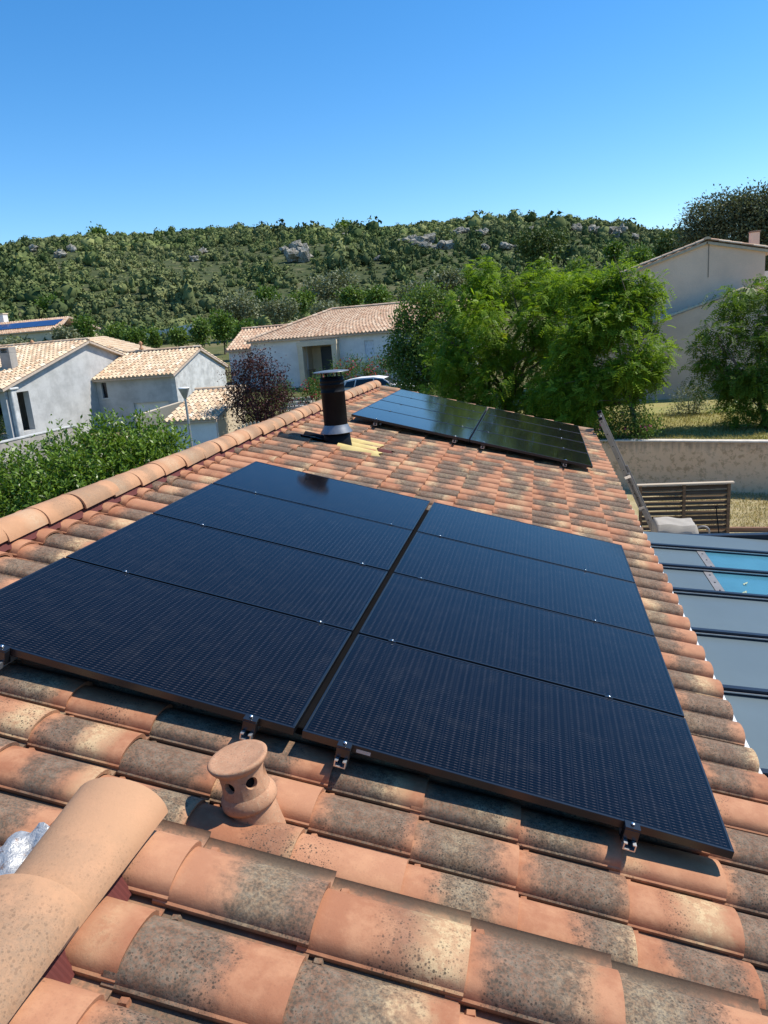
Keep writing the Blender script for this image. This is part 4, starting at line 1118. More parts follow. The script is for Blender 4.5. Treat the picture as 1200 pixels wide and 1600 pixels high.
g = MB(); g.prism([[p-q for p, q in zip(P, L)] for P in ((xl4, 29.4, .5), (14.5, 29.4, .5), (14.5, 29.4, a4z - s4*(14.5-a4x)), (a4x, 29.4, a4z), (xl4, 29.4, zl4))], (0, .58, 0)); g.build('wall', M['shade_render'], h4)
line_tiles((xl4 - .1, 29.45, zl4 + .0), (a4x, 29.45, a4z + .03), h4, 'far_tile', .12, .42, 'verge_tile')
line_tiles((14.6, 29.45, a4z - s4*(14.5-a4x)), (a4x, 29.45, a4z + .03), h4, 'far_tile', .12, .42, 'verge_tile')
g = MB(); g.prism([[p-q for p, q in zip(P, L)] for P in ((xl4 - .1, 29.55, zl4 - .02), (a4x, 29.55, a4z), (14.6, 29.55, a4z - s4*(14.5-a4x)), (14.6, 29.55, a4z - s4*(14.5-a4x) - .05), (a4x, 29.55, a4z - .05), (xl4 - .1, 29.55, zl4 - .07))], (0, .42, 0)); g.build('roof', M['roof_edge'], h4)
cp = atY(1178, 386, 32)
c3 = thing('chimney', 'slim pink chimney with brown cap on the right house roof', 'chimney', (float(cp[0]), 32, float(cp[2])))
g = MB(); g.box((-.165, -.165, -.5), (.165, .165, .56)); g.build('shaft', M['pink_render'], c3)
g = MB(); g.box((-.19, -.19, .561), (.19, .19, .62), bev=.01); g.build('cap', M['brown_cap'], c3)
wbox((xr3 + .001 , 33, 1.0), (xr3 + 2.5, 39, 6.2), h3, 'side_wing', M['white_render'])

# --- far houses
def flat_far(name, label, pxs, Y, depth, z0, wallm, roofm='far_tile_pink', solar=False):
    (xa, ya), (xb, yb), (xc, yc), (xd, yd) = pxs      # ridge L,R, eave L,R
    rl, rr2, el, er = atY(xa, ya, Y + depth), atY(xb, yb, Y + depth), atY(xc, yc, Y), atY(xd, yd, Y)
    o = thing(name, label, 'house', (float((el[0]+er[0])/2), float(Y), z0))
    zr_ = (rl[2]+rr2[2])/2; ze = (el[2]+er[2])/2
    roof_plane((el[0], Y, ze), (er[0], Y, ze), (rl[0], Y+depth, zr_), (rr2[0], Y+depth, zr_), o, roofm, .3, .5, .11)
    roof_plane((er[0], Y+2*depth, ze), (el[0], Y+2*depth, ze), (rr2[0], Y+depth, zr_), (rl[0], Y+depth, zr_), o, roofm, .5, .8, .12)
    wbox((min(el[0], rl[0]) + .6, Y + .4, z0 - 1), (er[0] - .5, Y + 2*depth - .4, ze - .1), o, 'wall', wallm)
    return o, el, er, rl, rr2, ze, zr_
fh, el, er, rl, rr2, ze, zr_ = flat_far('bungalow', 'far bungalow with blue solar panels across its roof, left edge', ((-40, 506), (108, 497), (-40, 525), (92, 516)), 88, 5, 5.0, M['cream_render'])
for q, xx in enumerate((-61.5, -66.2, -70.9)):
    wbox((xx - 1.4, 88.39, 5.6), (xx, 88.42, 7.9), fh, 'window', M['dark_glass'])
M['far_pv'] = simple('blue_solar_glass', (.02, .045, .14), .15)
nfp = 0
for q in range(7):
    x1_ = -62.9 - q*1.72
    def rp(x, t, lift=.14): return (x, 88 + 5*t, ze + (zr_-ze)*t + lift)
    g = MB(); g.prism([rp(x1_, .30), rp(x1_, .74), rp(x1_, .74, .17), rp(x1_, .30, .17)], (-1.66, 0, 0)); o = g.build('solar_panel', M['far_pv']); tag(o, 'blue solar panel on the far left bungalow, %s from the right end' % ('first', 'second', 'third', 'fourth', 'fifth', 'sixth', 'seventh')[q], 'solar panel', 'blue panels on the far bungalow')
cq = atY(4, 497, 94); cf = thing('chimney', 'small white chimney on the far bungalow roof', 'chimney', tuple(float(v) for v in cq))
g = MB(); g.box((-.5, -.5, -1.5), (.5, .5, .5)); g.build('shaft', M['white_render'], cf); g = MB(); g.box((-.6, -.6, .501), (.6, .6, .65)); g.build('cap', M['cream_render'], cf)
o, *_ = flat_far('villa', 'tiny cream villa with hip roof at the foot of the hill', ((168, 488), (178, 488), (158, 494), (186, 495)), 165, 4, 10.2, M['cream_render'])
o, *_ = flat_far('villa', 'tiny low villa roof just right of the cream villa', ((184, 494), (200, 496), (183, 500), (205, 501)), 160, 4, 9.6, M['pink_render'])
o, *_ = flat_far('villa', 'tiny pale flat-roofed villa half hidden by trees, left of the cream villa', ((153, 502), (172, 499), (152, 506), (174, 504)), 150, 3, 8.8, M['white_render'])
fw = thing('boundary_wall', 'long grey concrete boundary wall stepping up the meadow', 'wall', (-48, 95, 5))
for (a_, b_) in (((228, 536, 518), (262, 534, 514)), ((262, 534, 513), (300, 530, 506))):
    p, q = atY(a_[0], a_[2], 95), atY(b_[0], b_[2], 95)
    g = MB(); g.add([(p[0]+48, 0, -2), (q[0]+48, 0, -2), (q[0]+48, 0, q[2]-5), (p[0]+48, 0, p[2]-5), (p[0]+48, .3, -2), (q[0]+48, .3, -2), (q[0]+48, .3, q[2]-5), (p[0]+48, .3, p[2]-5)], [(0,1,2,3), (7,6,5,4), (0,4,5,1), (1,5,6,2), (2,6,7,3), (3,7,4,0)]); g.build('wall_section', M['white_render'], fw)

# ------------------------------------------------------------------ street lamp
lp = atY(287, 606, 23); lq = atY(299, 688, 23)
lx, ly = float(lp[0]), 23.0
lamp = thing('street_lamp', 'grey street lamp post with inverted cone head behind the laurel hedge', 'street lamp', (lx, ly, 0))
ztop = float(lp[2])
M['lamp_grey'] = simple('grey_lamp_metal', (.34, .36, .37), .45, .4)
g = MB(); g.tube([(0, 0, 0), (0, 0, ztop - .40)], [.055, .042], 12); g.build('pole', M['lamp_grey'], lamp)
g = MB(); g.lathe([(.05, ztop - .40), (.07, ztop - .36), (.19, ztop - .06), (.20, ztop - .03)], 16); hd = g.build('lamp_head', M['lamp_grey'], lamp)
g = MB(); g.lathe([(.0, ztop - .03), (.205, ztop - .03), (.205, ztop), (.15, ztop + .02), (.0, ztop + .03)], 16); g.build('lamp_cap', M['white_paint'], lamp)

# ------------------------------------------------------------------ white car behind the ridge
M['car_white'] = simple('white_car_paint', (.80, .79, .77), .45, 0, .02)
M['tyre'] = simple('tyre_rubber', (.02, .02, .02), .8)
carx = atY(650, 600, 38)
car = thing('parked_car', 'white hatchback car parked behind the far end of the ridge', 'car', (float(carx[0]) - 2.1, 38.0, float(terrain(-8, 38))))
prof = [(2.08, .35), (2.14, .62), (2.05, .84), (1.5, .97), (.95, 1.05), (.45, 1.40), (-.1, 1.50), (-1.1, 1.49), (-1.75, 1.40), (-2.05, 1.02), (-2.1, .6), (-2.02, .35)]
vs = []; fs = []; n = len(prof)
for y, k in ((-.82, .0), (-.86, 0), (.86, 0), (.82, 0)): pass
for side in (-1, 1):
    for (x, z) in prof:
        inset = max(0, (z - .95))*.28
        vs.append((x, side*(.88 - inset), z))
fs = [tuple(range(n))[::-1], tuple(range(n, 2*n))] + [(i, (i+1) % n, n+(i+1) % n, n+i) for i in range(n)]
g = MB(); g.add(vs, fs); bd = g.build('body', M['car_white'], car)
for side in (-1, 1):
    g = MB()
    for win in ([(.86, 1.05), (.42, 1.36), (-.05, 1.43), (-.05, 1.03)], [(-.12, 1.03), (-.12, 1.43), (-1.05, 1.42), (-1.15, 1.03)], [(-1.22, 1.03), (-1.12, 1.41), (-1.6, 1.34), (-1.78, 1.05)]):
        g.add([(x, side*(.888 - max(0, z-.95)*.28), z) for x, z in win], [(0, 1, 2, 3)])
    g.build('side_window', M['dark_glass'], car)
g = MB(); g.add([(.98, -.78, 1.07), (.98, .78, 1.07), (.48, .70, 1.395), (.48, -.70, 1.395)], [(0, 1, 2, 3)]); g.build('windscreen', M['dark_glass'], car)
for x in (1.35, -1.35):
    for side in (-1, 1):
        g = MB(); g.tube([(x, side*.90, .32), (x, side*.68, .32)], .32, 18); wh = g.build('wheel', M['tyre'], car)
        g = MB(); g.tube([(x, side*.91, .32), (x, side*.88, .32)], .20, 14); g.build('rim', M['alu'], wh)
for side in (-1, 1):
    g = MB(); g.box((1.98, side*.62 - .16, .68), (2.15, side*.62 + .16, .80), bev=.03); g.build('headlight', M['steel'], car)
    g = MB(); g.box((.78, side*.98 - .09, 1.02), (.90, side*.98 + .09, 1.14), bev=.03); g.build('mirror', M['car_white'], car)

# ------------------------------------------------------------------ vegetation generators
def unit(v): return v / (np.linalg.norm(v, axis=-1, keepdims=True) + 1e-9)
def sphere_pts(n, shell=0.0):
    d = unit(RG.normal(size=(n, 3))); r = (shell + (1 - shell)*RG.random((n, 1)))**(1/2.2); return d * r, d
def leaf_quads(C, D, Nn, l, w_):
    """rhombus leaves: centre base C, direction D, side from Nn x D"""
    Sd = unit(np.cross(Nn, D)); l = np.asarray(l).reshape(-1, 1); w_ = np.asarray(w_).reshape(-1, 1)
    up = np.cross(D, Sd)
    V = np.stack([C, C + D*l*.5 + Sd*w_*.5 + up*l*.06, C + D*l, C + D*l*.5 - Sd*w_*.5 + up*l*.06], 1)
    return V.reshape(-1, 3)
def quads_for(n): return np.arange(4*n).reshape(n, 4)
LEAF = dict(
    robinia=leafmat('robinia_leaves', (.085, .17, .018), (.34, .48, .05), .52, alt=(.38, .38, .05)),
    right=leafmat('ash_leaves', (.06, .12, .016), (.22, .33, .045), .48),
    oak=leafmat('dark_oak_leaves', (.055, .11, .022), (.20, .285, .065), .38),
    holm=leafmat('holm_oak_leaves', (.05, .064, .030), (.19, .21, .115), .2, .5),
    laurel=leafmat('laurel_leaves', (.055, .12, .012), (.22, .34, .045), .34, .35, spec=.35),
    plum=leafmat('plum_leaves', (.045, .018, .019), (.125, .052, .048), .25),
    olive=leafmat('olive_leaves', (.10, .12, .06), (.27, .285, .165), .2),
    pine=leafmat('pine_needles', (.040, .070, .016), (.125, .165, .045), .15, .6),
    green=leafmat('green_leaves', (.045, .095, .015), (.155, .245, .042), .3),
    bush=leafmat('garden_shrub_leaves', (.04, .09, .015), (.14, .24, .045), .28),
)
def crown_lobes(cx, cy, cz, rx, ry, rz, n, lr=(.32, .5), bottom=-.75):
    L = []
    while len(L) < n:
        p = RG.normal(size=3); p = p/np.linalg.norm(p)*RG.uniform(.35, .82)
        if p[2] < bottom: continue
        s = RG.uniform(*lr)
        L.append((cx + p[0]*rx, cy + p[1]*ry, cz + p[2]*rz, s*rx, s*ry, s*rz*.8))
    return np.array(L)
def leafy(name, lobes, n_leaf, size, mat, parent, aspect=.55, droop=.25, shell=.35, clump=14, spread=.9):
    """loose leaves in small clumps over the lobes"""
    nc = max(1, n_leaf // clump); w = lobes[:, 3]*lobes[:, 4]; idx = RG.choice(len(lobes), nc, p=w/w.sum())
    P, D = sphere_pts(nc, shell); Lb = lobes[idx]
    C = Lb[:, :3] + P * Lb[:, 3:6]
    ct = RG.random(nc)
    C = np.repeat(C, clump, 0) + RG.normal(size=(nc*clump, 3)) * size * spread * 1.6; D0 = np.repeat(D, clump, 0)
    dirs = unit(D0*.8 + RG.normal(size=D0.shape)*.8 + np.array([0, 0, -droop])); Nn = unit(D0*.4 + np.array([0, 0, .7]) + RG.normal(size=D0.shape)*.55)
    l = size * RG.uniform(.7, 1.3, len(C))
    V = leaf_quads(C, dirs, Nn, l, l*aspect)
    tint = np.clip(.55*np.repeat(ct, clump) + .5*RG.random(len(C)), 0, 1)
    o = np_mesh(name, V - np.array(parent.location), quads_for(len(C)), mat, parent, np.repeat(tint, 4))
    return o
def fronds(name, lobes, n_fr, flen, nlf, lsize, mat, parent, shell=.35, droop=.3, aspect=.46, per=7):
    """pinnate leaves: a rachis with paired leaflets, several to a twig end"""
    nc = n_fr // per; w = lobes[:, 3]*lobes[:, 4]; idx = RG.choice(len(lobes), nc, p=w/w.sum())
    P, D = sphere_pts(nc, shell); Lb = lobes[idx]; C = Lb[:, :3] + P*Lb[:, 3:6]; ct = RG.random(nc)
    C = np.repeat(C, per, 0) + RG.normal(size=(nc*per, 3))*flen*.45; D = np.repeat(D, per, 0)
    rd = unit(D*.9 + RG.normal(size=D.shape)*.75 + np.array([0, 0, -droop + .1])); n = len(C)
    Nn = unit(np.array([0, 0, 1.]) + RG.normal(size=D.shape)*.45 + D*.3); side = unit(np.cross(Nn, rd)); fl = flen*RG.uniform(.7, 1.25, n)
    Vs = []; tt = []; tb = np.clip(.5*np.repeat(ct, per) + .5*RG.random(n), 0, 1)
    for q in range(nlf):
        f = .2 + .8*q/(nlf-1); base = C + rd*(fl*f)[:, None] + np.array([0, 0, -1])*(flen*.35*f*f)
        for s in (-1, 1):
            d = unit(side*s + rd*.45 + np.array([0, 0, -.18])); Vs.append(leaf_quads(base, d, Nn, np.full(n, lsize), np.full(n, lsize*aspect)).reshape(n, 4, 3)); tt.append(tb)
    V = np.concatenate(Vs).reshape(-1, 3); tint = np.repeat(np.concatenate(tt), 4)
    return np_mesh(name, V - np.array(parent.location), quads_for(len(V)//4), mat, parent, tint)
def trunk(parent, base, lobes, r, fork, nl=9, mat='bark', name='trunk'):
    """tapered trunk forking at height fork with limbs running to lobes"""
    g = MB(); L = np.array(parent.location); b = np.array(base, float) - L; c = lobes[:, :3].mean(0) - L
    f = b + (c - b)*fork + np.array([0, 0, 0]); f[2] = b[2] + (c[2]-b[2])*fork
    g.tube([b - [0, 0, .15], b + (f-b)*.5 + RG.normal(size=3)*r*.4, f], [r*1.25, r, r*.75], 8)
    for q in RG.permutation(len(lobes))[:nl]:
        e = lobes[q, :3] - L; mid = f + (e-f)*.5 + RG.normal(size=3)*.12*np.linalg.norm(e-f) + np.array([0, 0, .08*np.linalg.norm(e-f)])
        g.tube([f, mid, e], [r*.5, r*.3, r*.1], 6)
        for z in range(2):
            e2 = e + RG.normal(size=3)*lobes[q, 3:6]*.6; g.tube([mid, (mid+e2)/2 + RG.normal(size=3)*.08, e2], [r*.22, r*.14, r*.05], 5)
    return g.build(name, M[mat], parent)

# ------------------------------------------------------------------ trees near
def lobes_px(items):
    """(px x, px y, Y, radius m [, squash]) -> lobes"""
    out = []
    for it in items:
        x, y, Y, r = it[:4]; sq = it[4] if len(it) > 4 else .8
        p = atY(x, y, Y); out.append((*p, r, r, r*sq))
    return np.array(out)
def sublobes(L, k=4, f=.52, out=.72):
    R_ = []
    for l in L:
        for q in range(k):
            d = RG.normal(size=3); d /= np.linalg.norm(d); R_.append([*(l[:3] + d*l[3:6]*out*RG.uniform(.6, 1.15)), *(l[3:6]*f*RG.uniform(.7, 1.2))])
    return np.array(R_)
# two robinias over the upper lawn
tA = thing('robinia_tree', 'big bright green feathery tree on the upper lawn, wider of the two, left', 'tree', (-.3, 25, 1.4))
LA = lobes_px([(800, 455, 25, 1.1), (860, 450, 25.5, 1.15), (740, 480, 25, 1.1), (700, 530, 24.5, 1.1), (690, 575, 24, .95), (770, 510, 24, 1.3), (840, 490, 24, 1.2), (780, 570, 23.5, 1.2), (850, 560, 23.6, 1.2), (740, 600, 24, 1.0), (800, 625, 23.5, 1.1), (870, 620, 23.2, 1.1), (900, 450, 26, 1.0), (910, 510, 25, 1.0), (715, 615, 24, .8), (930, 445, 26, .9), (760, 440, 25.5, .75), (830, 430, 25.6, .7), (860, 660, 22.5, .8), (920, 655, 22.5, .8), (760, 560, 25, 1.3), (720, 560, 25, 1.1), (820, 540, 25, 1.3), (760, 640, 23.5, .9), (690, 620, 24.5, .7), (780, 470, 26, 1.1), (880, 470, 24, 1.1), (890, 530, 23.4, 1.1), (880, 585, 22.8, 1.0), (875, 430, 25.5, .6), (850, 640, 22.5, .8)])
fronds('foliage', sublobes(LA), 12500, .26, 5, .098, LEAF['robinia'], tA, shell=.5)
trunk(tA, (-.3, 24.6, 1.4), LA, .16, .35, 14)
tB = thing('robinia_tree', 'bright green feathery tree nearest the garden wall, right of the big one', 'tree', (3.75, 19.9, 1.4))
LB = lobes_px([(950, 458, 21.4, .85), (985, 462, 21.2, .65), (1010, 470, 21, .6), (920, 465, 21.6, .85), (980, 500, 20.7, .85), (930, 530, 20.8, 1.0), (995, 555, 20.4, .75), (1025, 575, 20.4, .5), (890, 555, 21.2, .95), (955, 590, 20.2, .85), (1000, 605, 20.2, .5), (905, 610, 20.5, .8), (950, 635, 20, .6), (870, 605, 21, .8), (1020, 505, 21, .35), (1035, 462, 21, .25), (895, 655, 20.2, .6), (965, 430, 21.5, .5), (910, 440, 22, .6), (1040, 545, 20.8, .3)])
fronds('foliage', sublobes(LB), 10000, .25, 5, .094, LEAF['robinia'], tB, shell=.5)
trunk(tB, (3.75, 19.75, 1.35), LB, .075, .38, 12)
# right tree, cut by the frame
tC = thing('ash_tree', 'airy green tree at the right edge in front of the grey gable', 'tree', (8.0, 21.0, 1.4))
LC = lobes_px([(1195, 460, 21.5, .8), (1150, 480, 21.3, .6), (1190, 530, 21, .95), (1130, 530, 21, .6), (1105, 515, 21, .35), (1150, 580, 20.8, .85), (1110, 575, 20.8, .5), (1100, 595, 20.8, .4), (1190, 610, 20.6, .9), (1215, 560, 21, 1.0), (1160, 640, 20.6, .55), (1205, 655, 20.4, .6), (1140, 610, 20.7, .5), (1260, 500, 21.2, 1.2), (1270, 600, 21, 1.2), (1230, 450, 21.5, .8), (1090, 545, 20.9, .3)])
fronds('foliage', sublobes(LC), 5600, .23, 5, .085, LEAF['right'], tC, droop=.55)
trunk(tC, (float(atY(1196, 690, 20.5)[0]), 20.5, 1.35), LC, .09, .4, 12)
# dark oak left of the robinias
tD = thing('oak_tree', 'dark dense round tree between the porch house and the feathery trees', 'tree', (-4.2, 33, .7))
LD = lobes_px([(655, 490, 33, 1.1), (690, 500, 33, 1.1), (640, 530, 32.6, 1.0), (680, 540, 32, 1.2), (625, 560, 32.5, .75), (660, 575, 32, 1.1), (700, 580, 32, 1.0), (640, 600, 32.2, .8), (720, 520, 33, 1.0), (670, 465, 33.3, .7), (710, 478, 33.3, .7)])
leafy('foliage', LD, 26000, .135, LEAF['oak'], tD); trunk(tD, (-4.2, 33, .6), LD, .17, .35)
# purple plum
tE = thing('plum_tree', 'dark purple-leaved plum tree between the shed and the porch house', 'tree', (-10.5, 27, .2))
LE = lobes_px([(400, 585, 27, .68, 1.1), (375, 600, 27, .55, 1.1), (425, 600, 27, .55, 1.1), (440, 620, 27, .45), (370, 625, 26.8, .5), (400, 630, 26.7, .7), (425, 640, 26.7, .55), (385, 572, 27, .32, 1.7), (410, 568, 27, .32, 1.7), (395, 562, 27, .22, 2), (365, 580, 27, .28, 1.6), (432, 580, 27, .28, 1.6), (390, 655, 26.6, .6), (420, 665, 26.6, .6)])
leafy('foliage', LE, 10500, .095, LEAF['plum'], tE, shell=.2, clump=9, spread=1.3); trunk(tE, (-10.5, 27, .1), LE, .10, .25, 12)
# holm oaks behind right house
tF = thing('holm_oak', 'tall grey-green evergreen tree rising behind the tall pink house', 'tree', (11, 43, 2.0))
LF = lobes_px([(1095, 345, 42, 1.0), (1120, 335, 42, 1.2), (1150, 340, 42, 1.3), (1180, 330, 42.5, 1.3), (1085, 370, 42, .8), (1110, 375, 42, 1.1), (1210, 340, 42, 1.5), (1150, 375, 42, 1.3), (1190, 370, 42, 1.3), (1240, 330, 42, 1.5), (1265, 370, 42, 1.6), (1225, 390, 42, 1.5), (1165, 322, 42, .6), (1130, 322, 42, .5), (1195, 318, 42, .5)])
leafy('foliage', LF, 36000, .16, LEAF['holm'], tF, droop=0, aspect=.5); trunk(tF, (11, 43, 1.9), LF, .3, .5, 10)

# ------------------------------------------------------------------ laurel hedge
hd_ = thing('laurel_hedge', 'tall glossy laurel hedge with upright shoots behind the ridge, left', 'hedge', (-10, 11.5, 0))
HL = []
for (x, y, Y, r) in [(5, 765, 11.5, .62), (30, 735, 11.8, .6), (70, 720, 12, .65), (110, 700, 12.2, .65), (60, 765, 11.2, .7), (110, 745, 11.5, .75), (150, 690, 12.4, .62), (160, 725, 11.8, .75), (190, 680, 12.6, .55), (210, 710, 12.2, .7), (240, 680, 12.8, .58), (262, 700, 12.6, .5), (270, 680, 12.8, .38), (235, 650, 13, .28), (170, 660, 12.6, .35), (20, 715, 12, .35), (-40, 745, 11.5, .9), (-60, 790, 11, 1.0), (30, 800, 11.2, .9), (110, 790, 11.2, .9), (180, 765, 11.5, .9), (240, 735, 12, .7), (-100, 760, 11, 1.0)]:
    p = atY(x, y + 20, Y); HL.append((*p, r, r*.9, r*.95))
HL = np.array(HL)
nsh = 420; w = HL[:, 3]**2; idx = RG.choice(len(HL), nsh, p=w/w.sum()); P, D = sphere_pts(nsh, .75); D[:, 2] = np.abs(D[:, 2])
SB = HL[idx][:, :3] + np.c_[P[:, :2], np.abs(P[:, 2])]*HL[idx][:, 3:6]*.95
sd = unit(D*.55 + np.array([0, 0, .9]) + RG.normal(size=D.shape)*.22)
sc_ = []; dd = []; nn = []; ll = []; tt = []
for q in range(nsh):
    Ls = RG.uniform(.18, .42); m_ = 13; tone = RG.random()
    for e in range(m_):
        t = e/m_; a = e*2.4 + q; rad = np.array([math.cos(a), math.sin(a), .55 + .5*t])
        sc_.append(SB[q] + sd[q]*Ls*t); dd.append(rad); nn.append(sd[q] + RG.normal(size=3)*.25); ll.append(RG.uniform(.10, .15)*(1.1 - .35*t)); tt.append(min(1, .35*tone + .45*t + .3*RG.random()))
dd = unit(np.array(dd)); nn = unit(np.array(nn)); V1 = leaf_quads(np.array(sc_), dd, nn, np.array(ll), np.array(ll)*.40)
o1 = np_mesh('shoots', V1 - np.array(hd_.location), quads_for(len(sc_)), LEAF['laurel'], hd_, np.repeat(np.array(tt), 4))
leafy('foliage', HL, 26000, .125, LEAF['laurel'], hd_, aspect=.40, droop=.1, shell=.25, clump=10, spread=.9)
g = MB()
for q in range(len(HL)):
    e = Vector(HL[q, :3]) - hd_.location; g.tube([(e.x + .1, e.y, .0), (e.x, e.y, e.z)], [.05, .015], 6)
g.build('stems', M['bark'], hd_)

# ------------------------------------------------------------------ small garden shrubs
M['flower_red'] = leafmat('red_flowers', (.34, .03, .05), (.55, .10, .12), .3)
M['flower_white'] = leafmat('white_flowers', (.7, .68, .6), (.85, .83, .78), .3)
M['flower_pink'] = leafmat('pink_flowers', (.65, .10, .25), (.8, .22, .38), .3)
def shrub(name, label, lob, n, size, mat, flowers=None, nf=60, fs=.08, asp=.4, cat='shrub', group=None):
    c = lob[:, :3].mean(0); zb = float(terrain(c[0], c[1])) if not (c[0] > 1 and c[1] > 17) else 1.38
    o = thing(name, label, cat, (float(c[0]), float(c[1]), zb), group=group)
    leafy('foliage', lob, n, size, mat, o, aspect=asp, droop=-.1, clump=9)
    if flowers: FL = leafy('flowers', lob*np.array([1, 1, 1, 1.06, 1.06, 1.06]), nf, fs, flowers, o, aspect=1, clump=4, shell=.9, spread=.5); FL['kind'] = 'stuff'
    g = MB()
    for q in range(len(lob)):
        e = Vector(lob[q, :3]) - o.location; g.tube([(e.x*.3, e.y*.3, -.05), (e.x*.7, e.y*.7, e.z*.6), tuple(e)], [.03, .022, .008], 5)
    g.build('stems', M['bark'], o); return o
shrub('oleander_bush', 'oleander with red flowers under the window of the porch house', lobes_px([(560, 580, 40, .75), (590, 575, 40, .7), (540, 590, 39.5, .6), (610, 570, 40.5, .6), (575, 595, 39.5, .6), (530, 575, 40, .45), (550, 568, 40.5, .4)]), 5000, .14, LEAF['bush'], M['flower_red'], 420, .11, .28)
shrub('oleander_bush', 'small red and green shrub right of the garden steps', lobes_px([(485, 605, 36, .42), (500, 597, 36, .4), (478, 620, 35.5, .4), (495, 612, 35.5, .4)]), 2200, .11, LEAF['bush'], M['flower_red'], 260, .09, .35)
shrub('garden_bush', 'fresh green bush between the plum tree and the garden steps', lobes_px([(440, 605, 33, .4), (432, 625, 32.5, .5), (445, 620, 32.8, .45)]), 2400, .10, LEAF['bush'])
shrub('grey_shrub', 'grey-green willowy shrub against the grey gable wall', lobes_px([(1075, 625, 24.5, .5), (1090, 610, 24.5, .35), (1065, 650, 24.2, .5), (1090, 645, 24.2, .45), (1055, 660, 24, .35), (1080, 665, 24, .4), (1098, 620, 24.6, .25)]), 4200, .085, LEAF['olive'], None, asp=.3)
shrub('rose_bush', 'dark shrub with cream flowers at the foot of the grey gable', lobes_px([(1130, 650, 24.5, .4), (1150, 640, 24.6, .4), (1115, 655, 24.3, .3), (1140, 665, 24.3, .35)]), 2600, .09, LEAF['oak'], M['flower_white'], 60, .06)
shrub('garden_bush', 'light green shrub by the trunk of the right edge tree', lobes_px([(1170, 650, 24, .4), (1185, 660, 23.8, .4), (1165, 665, 23.8, .3)]), 2200, .09, LEAF['bush'], M['flower_white'], 60, .06)
shrub('rose_bush', 'leafy rose bush with pink blooms under the feathery trees', lobes_px([(1010, 660, 19.6, .33), (1000, 675, 19.5, .35), (1022, 668, 19.7, .25), (965, 670, 19.6, .4), (940, 672, 19.7, .4), (985, 655, 19.8, .4)]), 3800, .07, LEAF['oak'], M['flower_pink'], 36, .06, .6)
shrub('garden_bush', 'dark bush at the left edge beside the grey gable porch', lobes_px([(-5, 650, 27, .7), (3, 670, 26.5, .5), (-12, 690, 26, .7)]), 3200, .10, LEAF['oak'])
shrub('garden_bush', 'dark green bushes under the big feathery tree', lobes_px([(640, 610, 31, .6), (690, 625, 29, .8), (740, 645, 27, .9), (800, 660, 25, .9), (850, 668, 23.5, .8), (890, 672, 22, .7), (660, 600, 32, .6), (770, 650, 26, .9), (930, 675, 21, .6)]), 9000, .10, LEAF['oak'])
# picket fence by the shed
pf = thing('picket_fence', 'low pale picket fence under the plum tree', 'fence', (-10.9, 25.2, .1))
for q in range(16):
    g = MB(); x = q*.17; h_ = 1.65 + .18*math.sin(q*.4)
    g.add([(x, 0, -.1), (x+.10, 0, -.1), (x+.10, 0, h_-.06), (x+.05, 0, h_), (x, 0, h_-.06), (x, .025, -.1), (x+.10, .025, -.1), (x+.10, .025, h_-.06), (x+.05, .025, h_), (x, .025, h_-.06)], [(0,1,2,3,4), (9,8,7,6,5), (0,5,6,1), (1,6,7,2), (2,7,8,3), (3,8,9,4), (4,9,5,0)]); g.build('picket', M['pale_wood'], pf)
for z in (.4, 1.3):
    g = MB(); g.box((-.05, .026, z), (2.75, .06, z + .07)); g.build('rail', M['weathered_wood'], pf)

# ------------------------------------------------------------------ grass tufts (loose blades)
def blades(name, n, region, z, h, mat):
    P = region(n); d = unit(np.c_[RG.normal(size=(n, 2))*.5, np.ones(n)]); Nn = unit(np.c_[RG.normal(size=(n, 2)), np.full(n, .2)])
    l = h*RG.uniform(.5, 1.4, n); V = leaf_quads(np.c_[P, np.full(n, z)], d, Nn, l, np.full(n, h*.22))
    o = np_mesh(name, V, quads_for(n), mat, None, np.repeat(RG.random(n), 4)); o['kind'] = 'stuff'; return o
M['blade_dry'] = leafmat('dry_grass_blades', (.30, .23, .10), (.52, .43, .22), .3, .8)
M['blade_lawn'] = leafmat('lawn_blades', (.20, .19, .06), (.46, .38, .17), .3, .8)
def reg_lawn(n):
    t = RG.random(n); s = RG.random(n)**1.5; x = 3 + t*8; y0 = wall_a.y + (x - wall_a.x)*(wd.y/wd.x) + .25; return np.c_[x, y0 + s*6]
o = blades('grass', 14000, reg_lawn, 1.40, .085, M['blade_lawn']); tag(o, 'short dry grass of the lawn above the garden wall', 'grass', kind='stuff')
def reg_yard(n):
    t = RG.random(n); x = 4 + t*5; s = RG.random(n); y1 = wall_a.y + (x - wall_a.x)*(wd.y/wd.x) - .05; return np.c_[x, 14.6 + s*(y1 - 14.6)]
o = blades('grass', 9000, reg_yard, .03, .07, M['blade_dry']); tag(o, 'straw coloured dry grass at the foot of the garden wall', 'grass', kind='stuff')

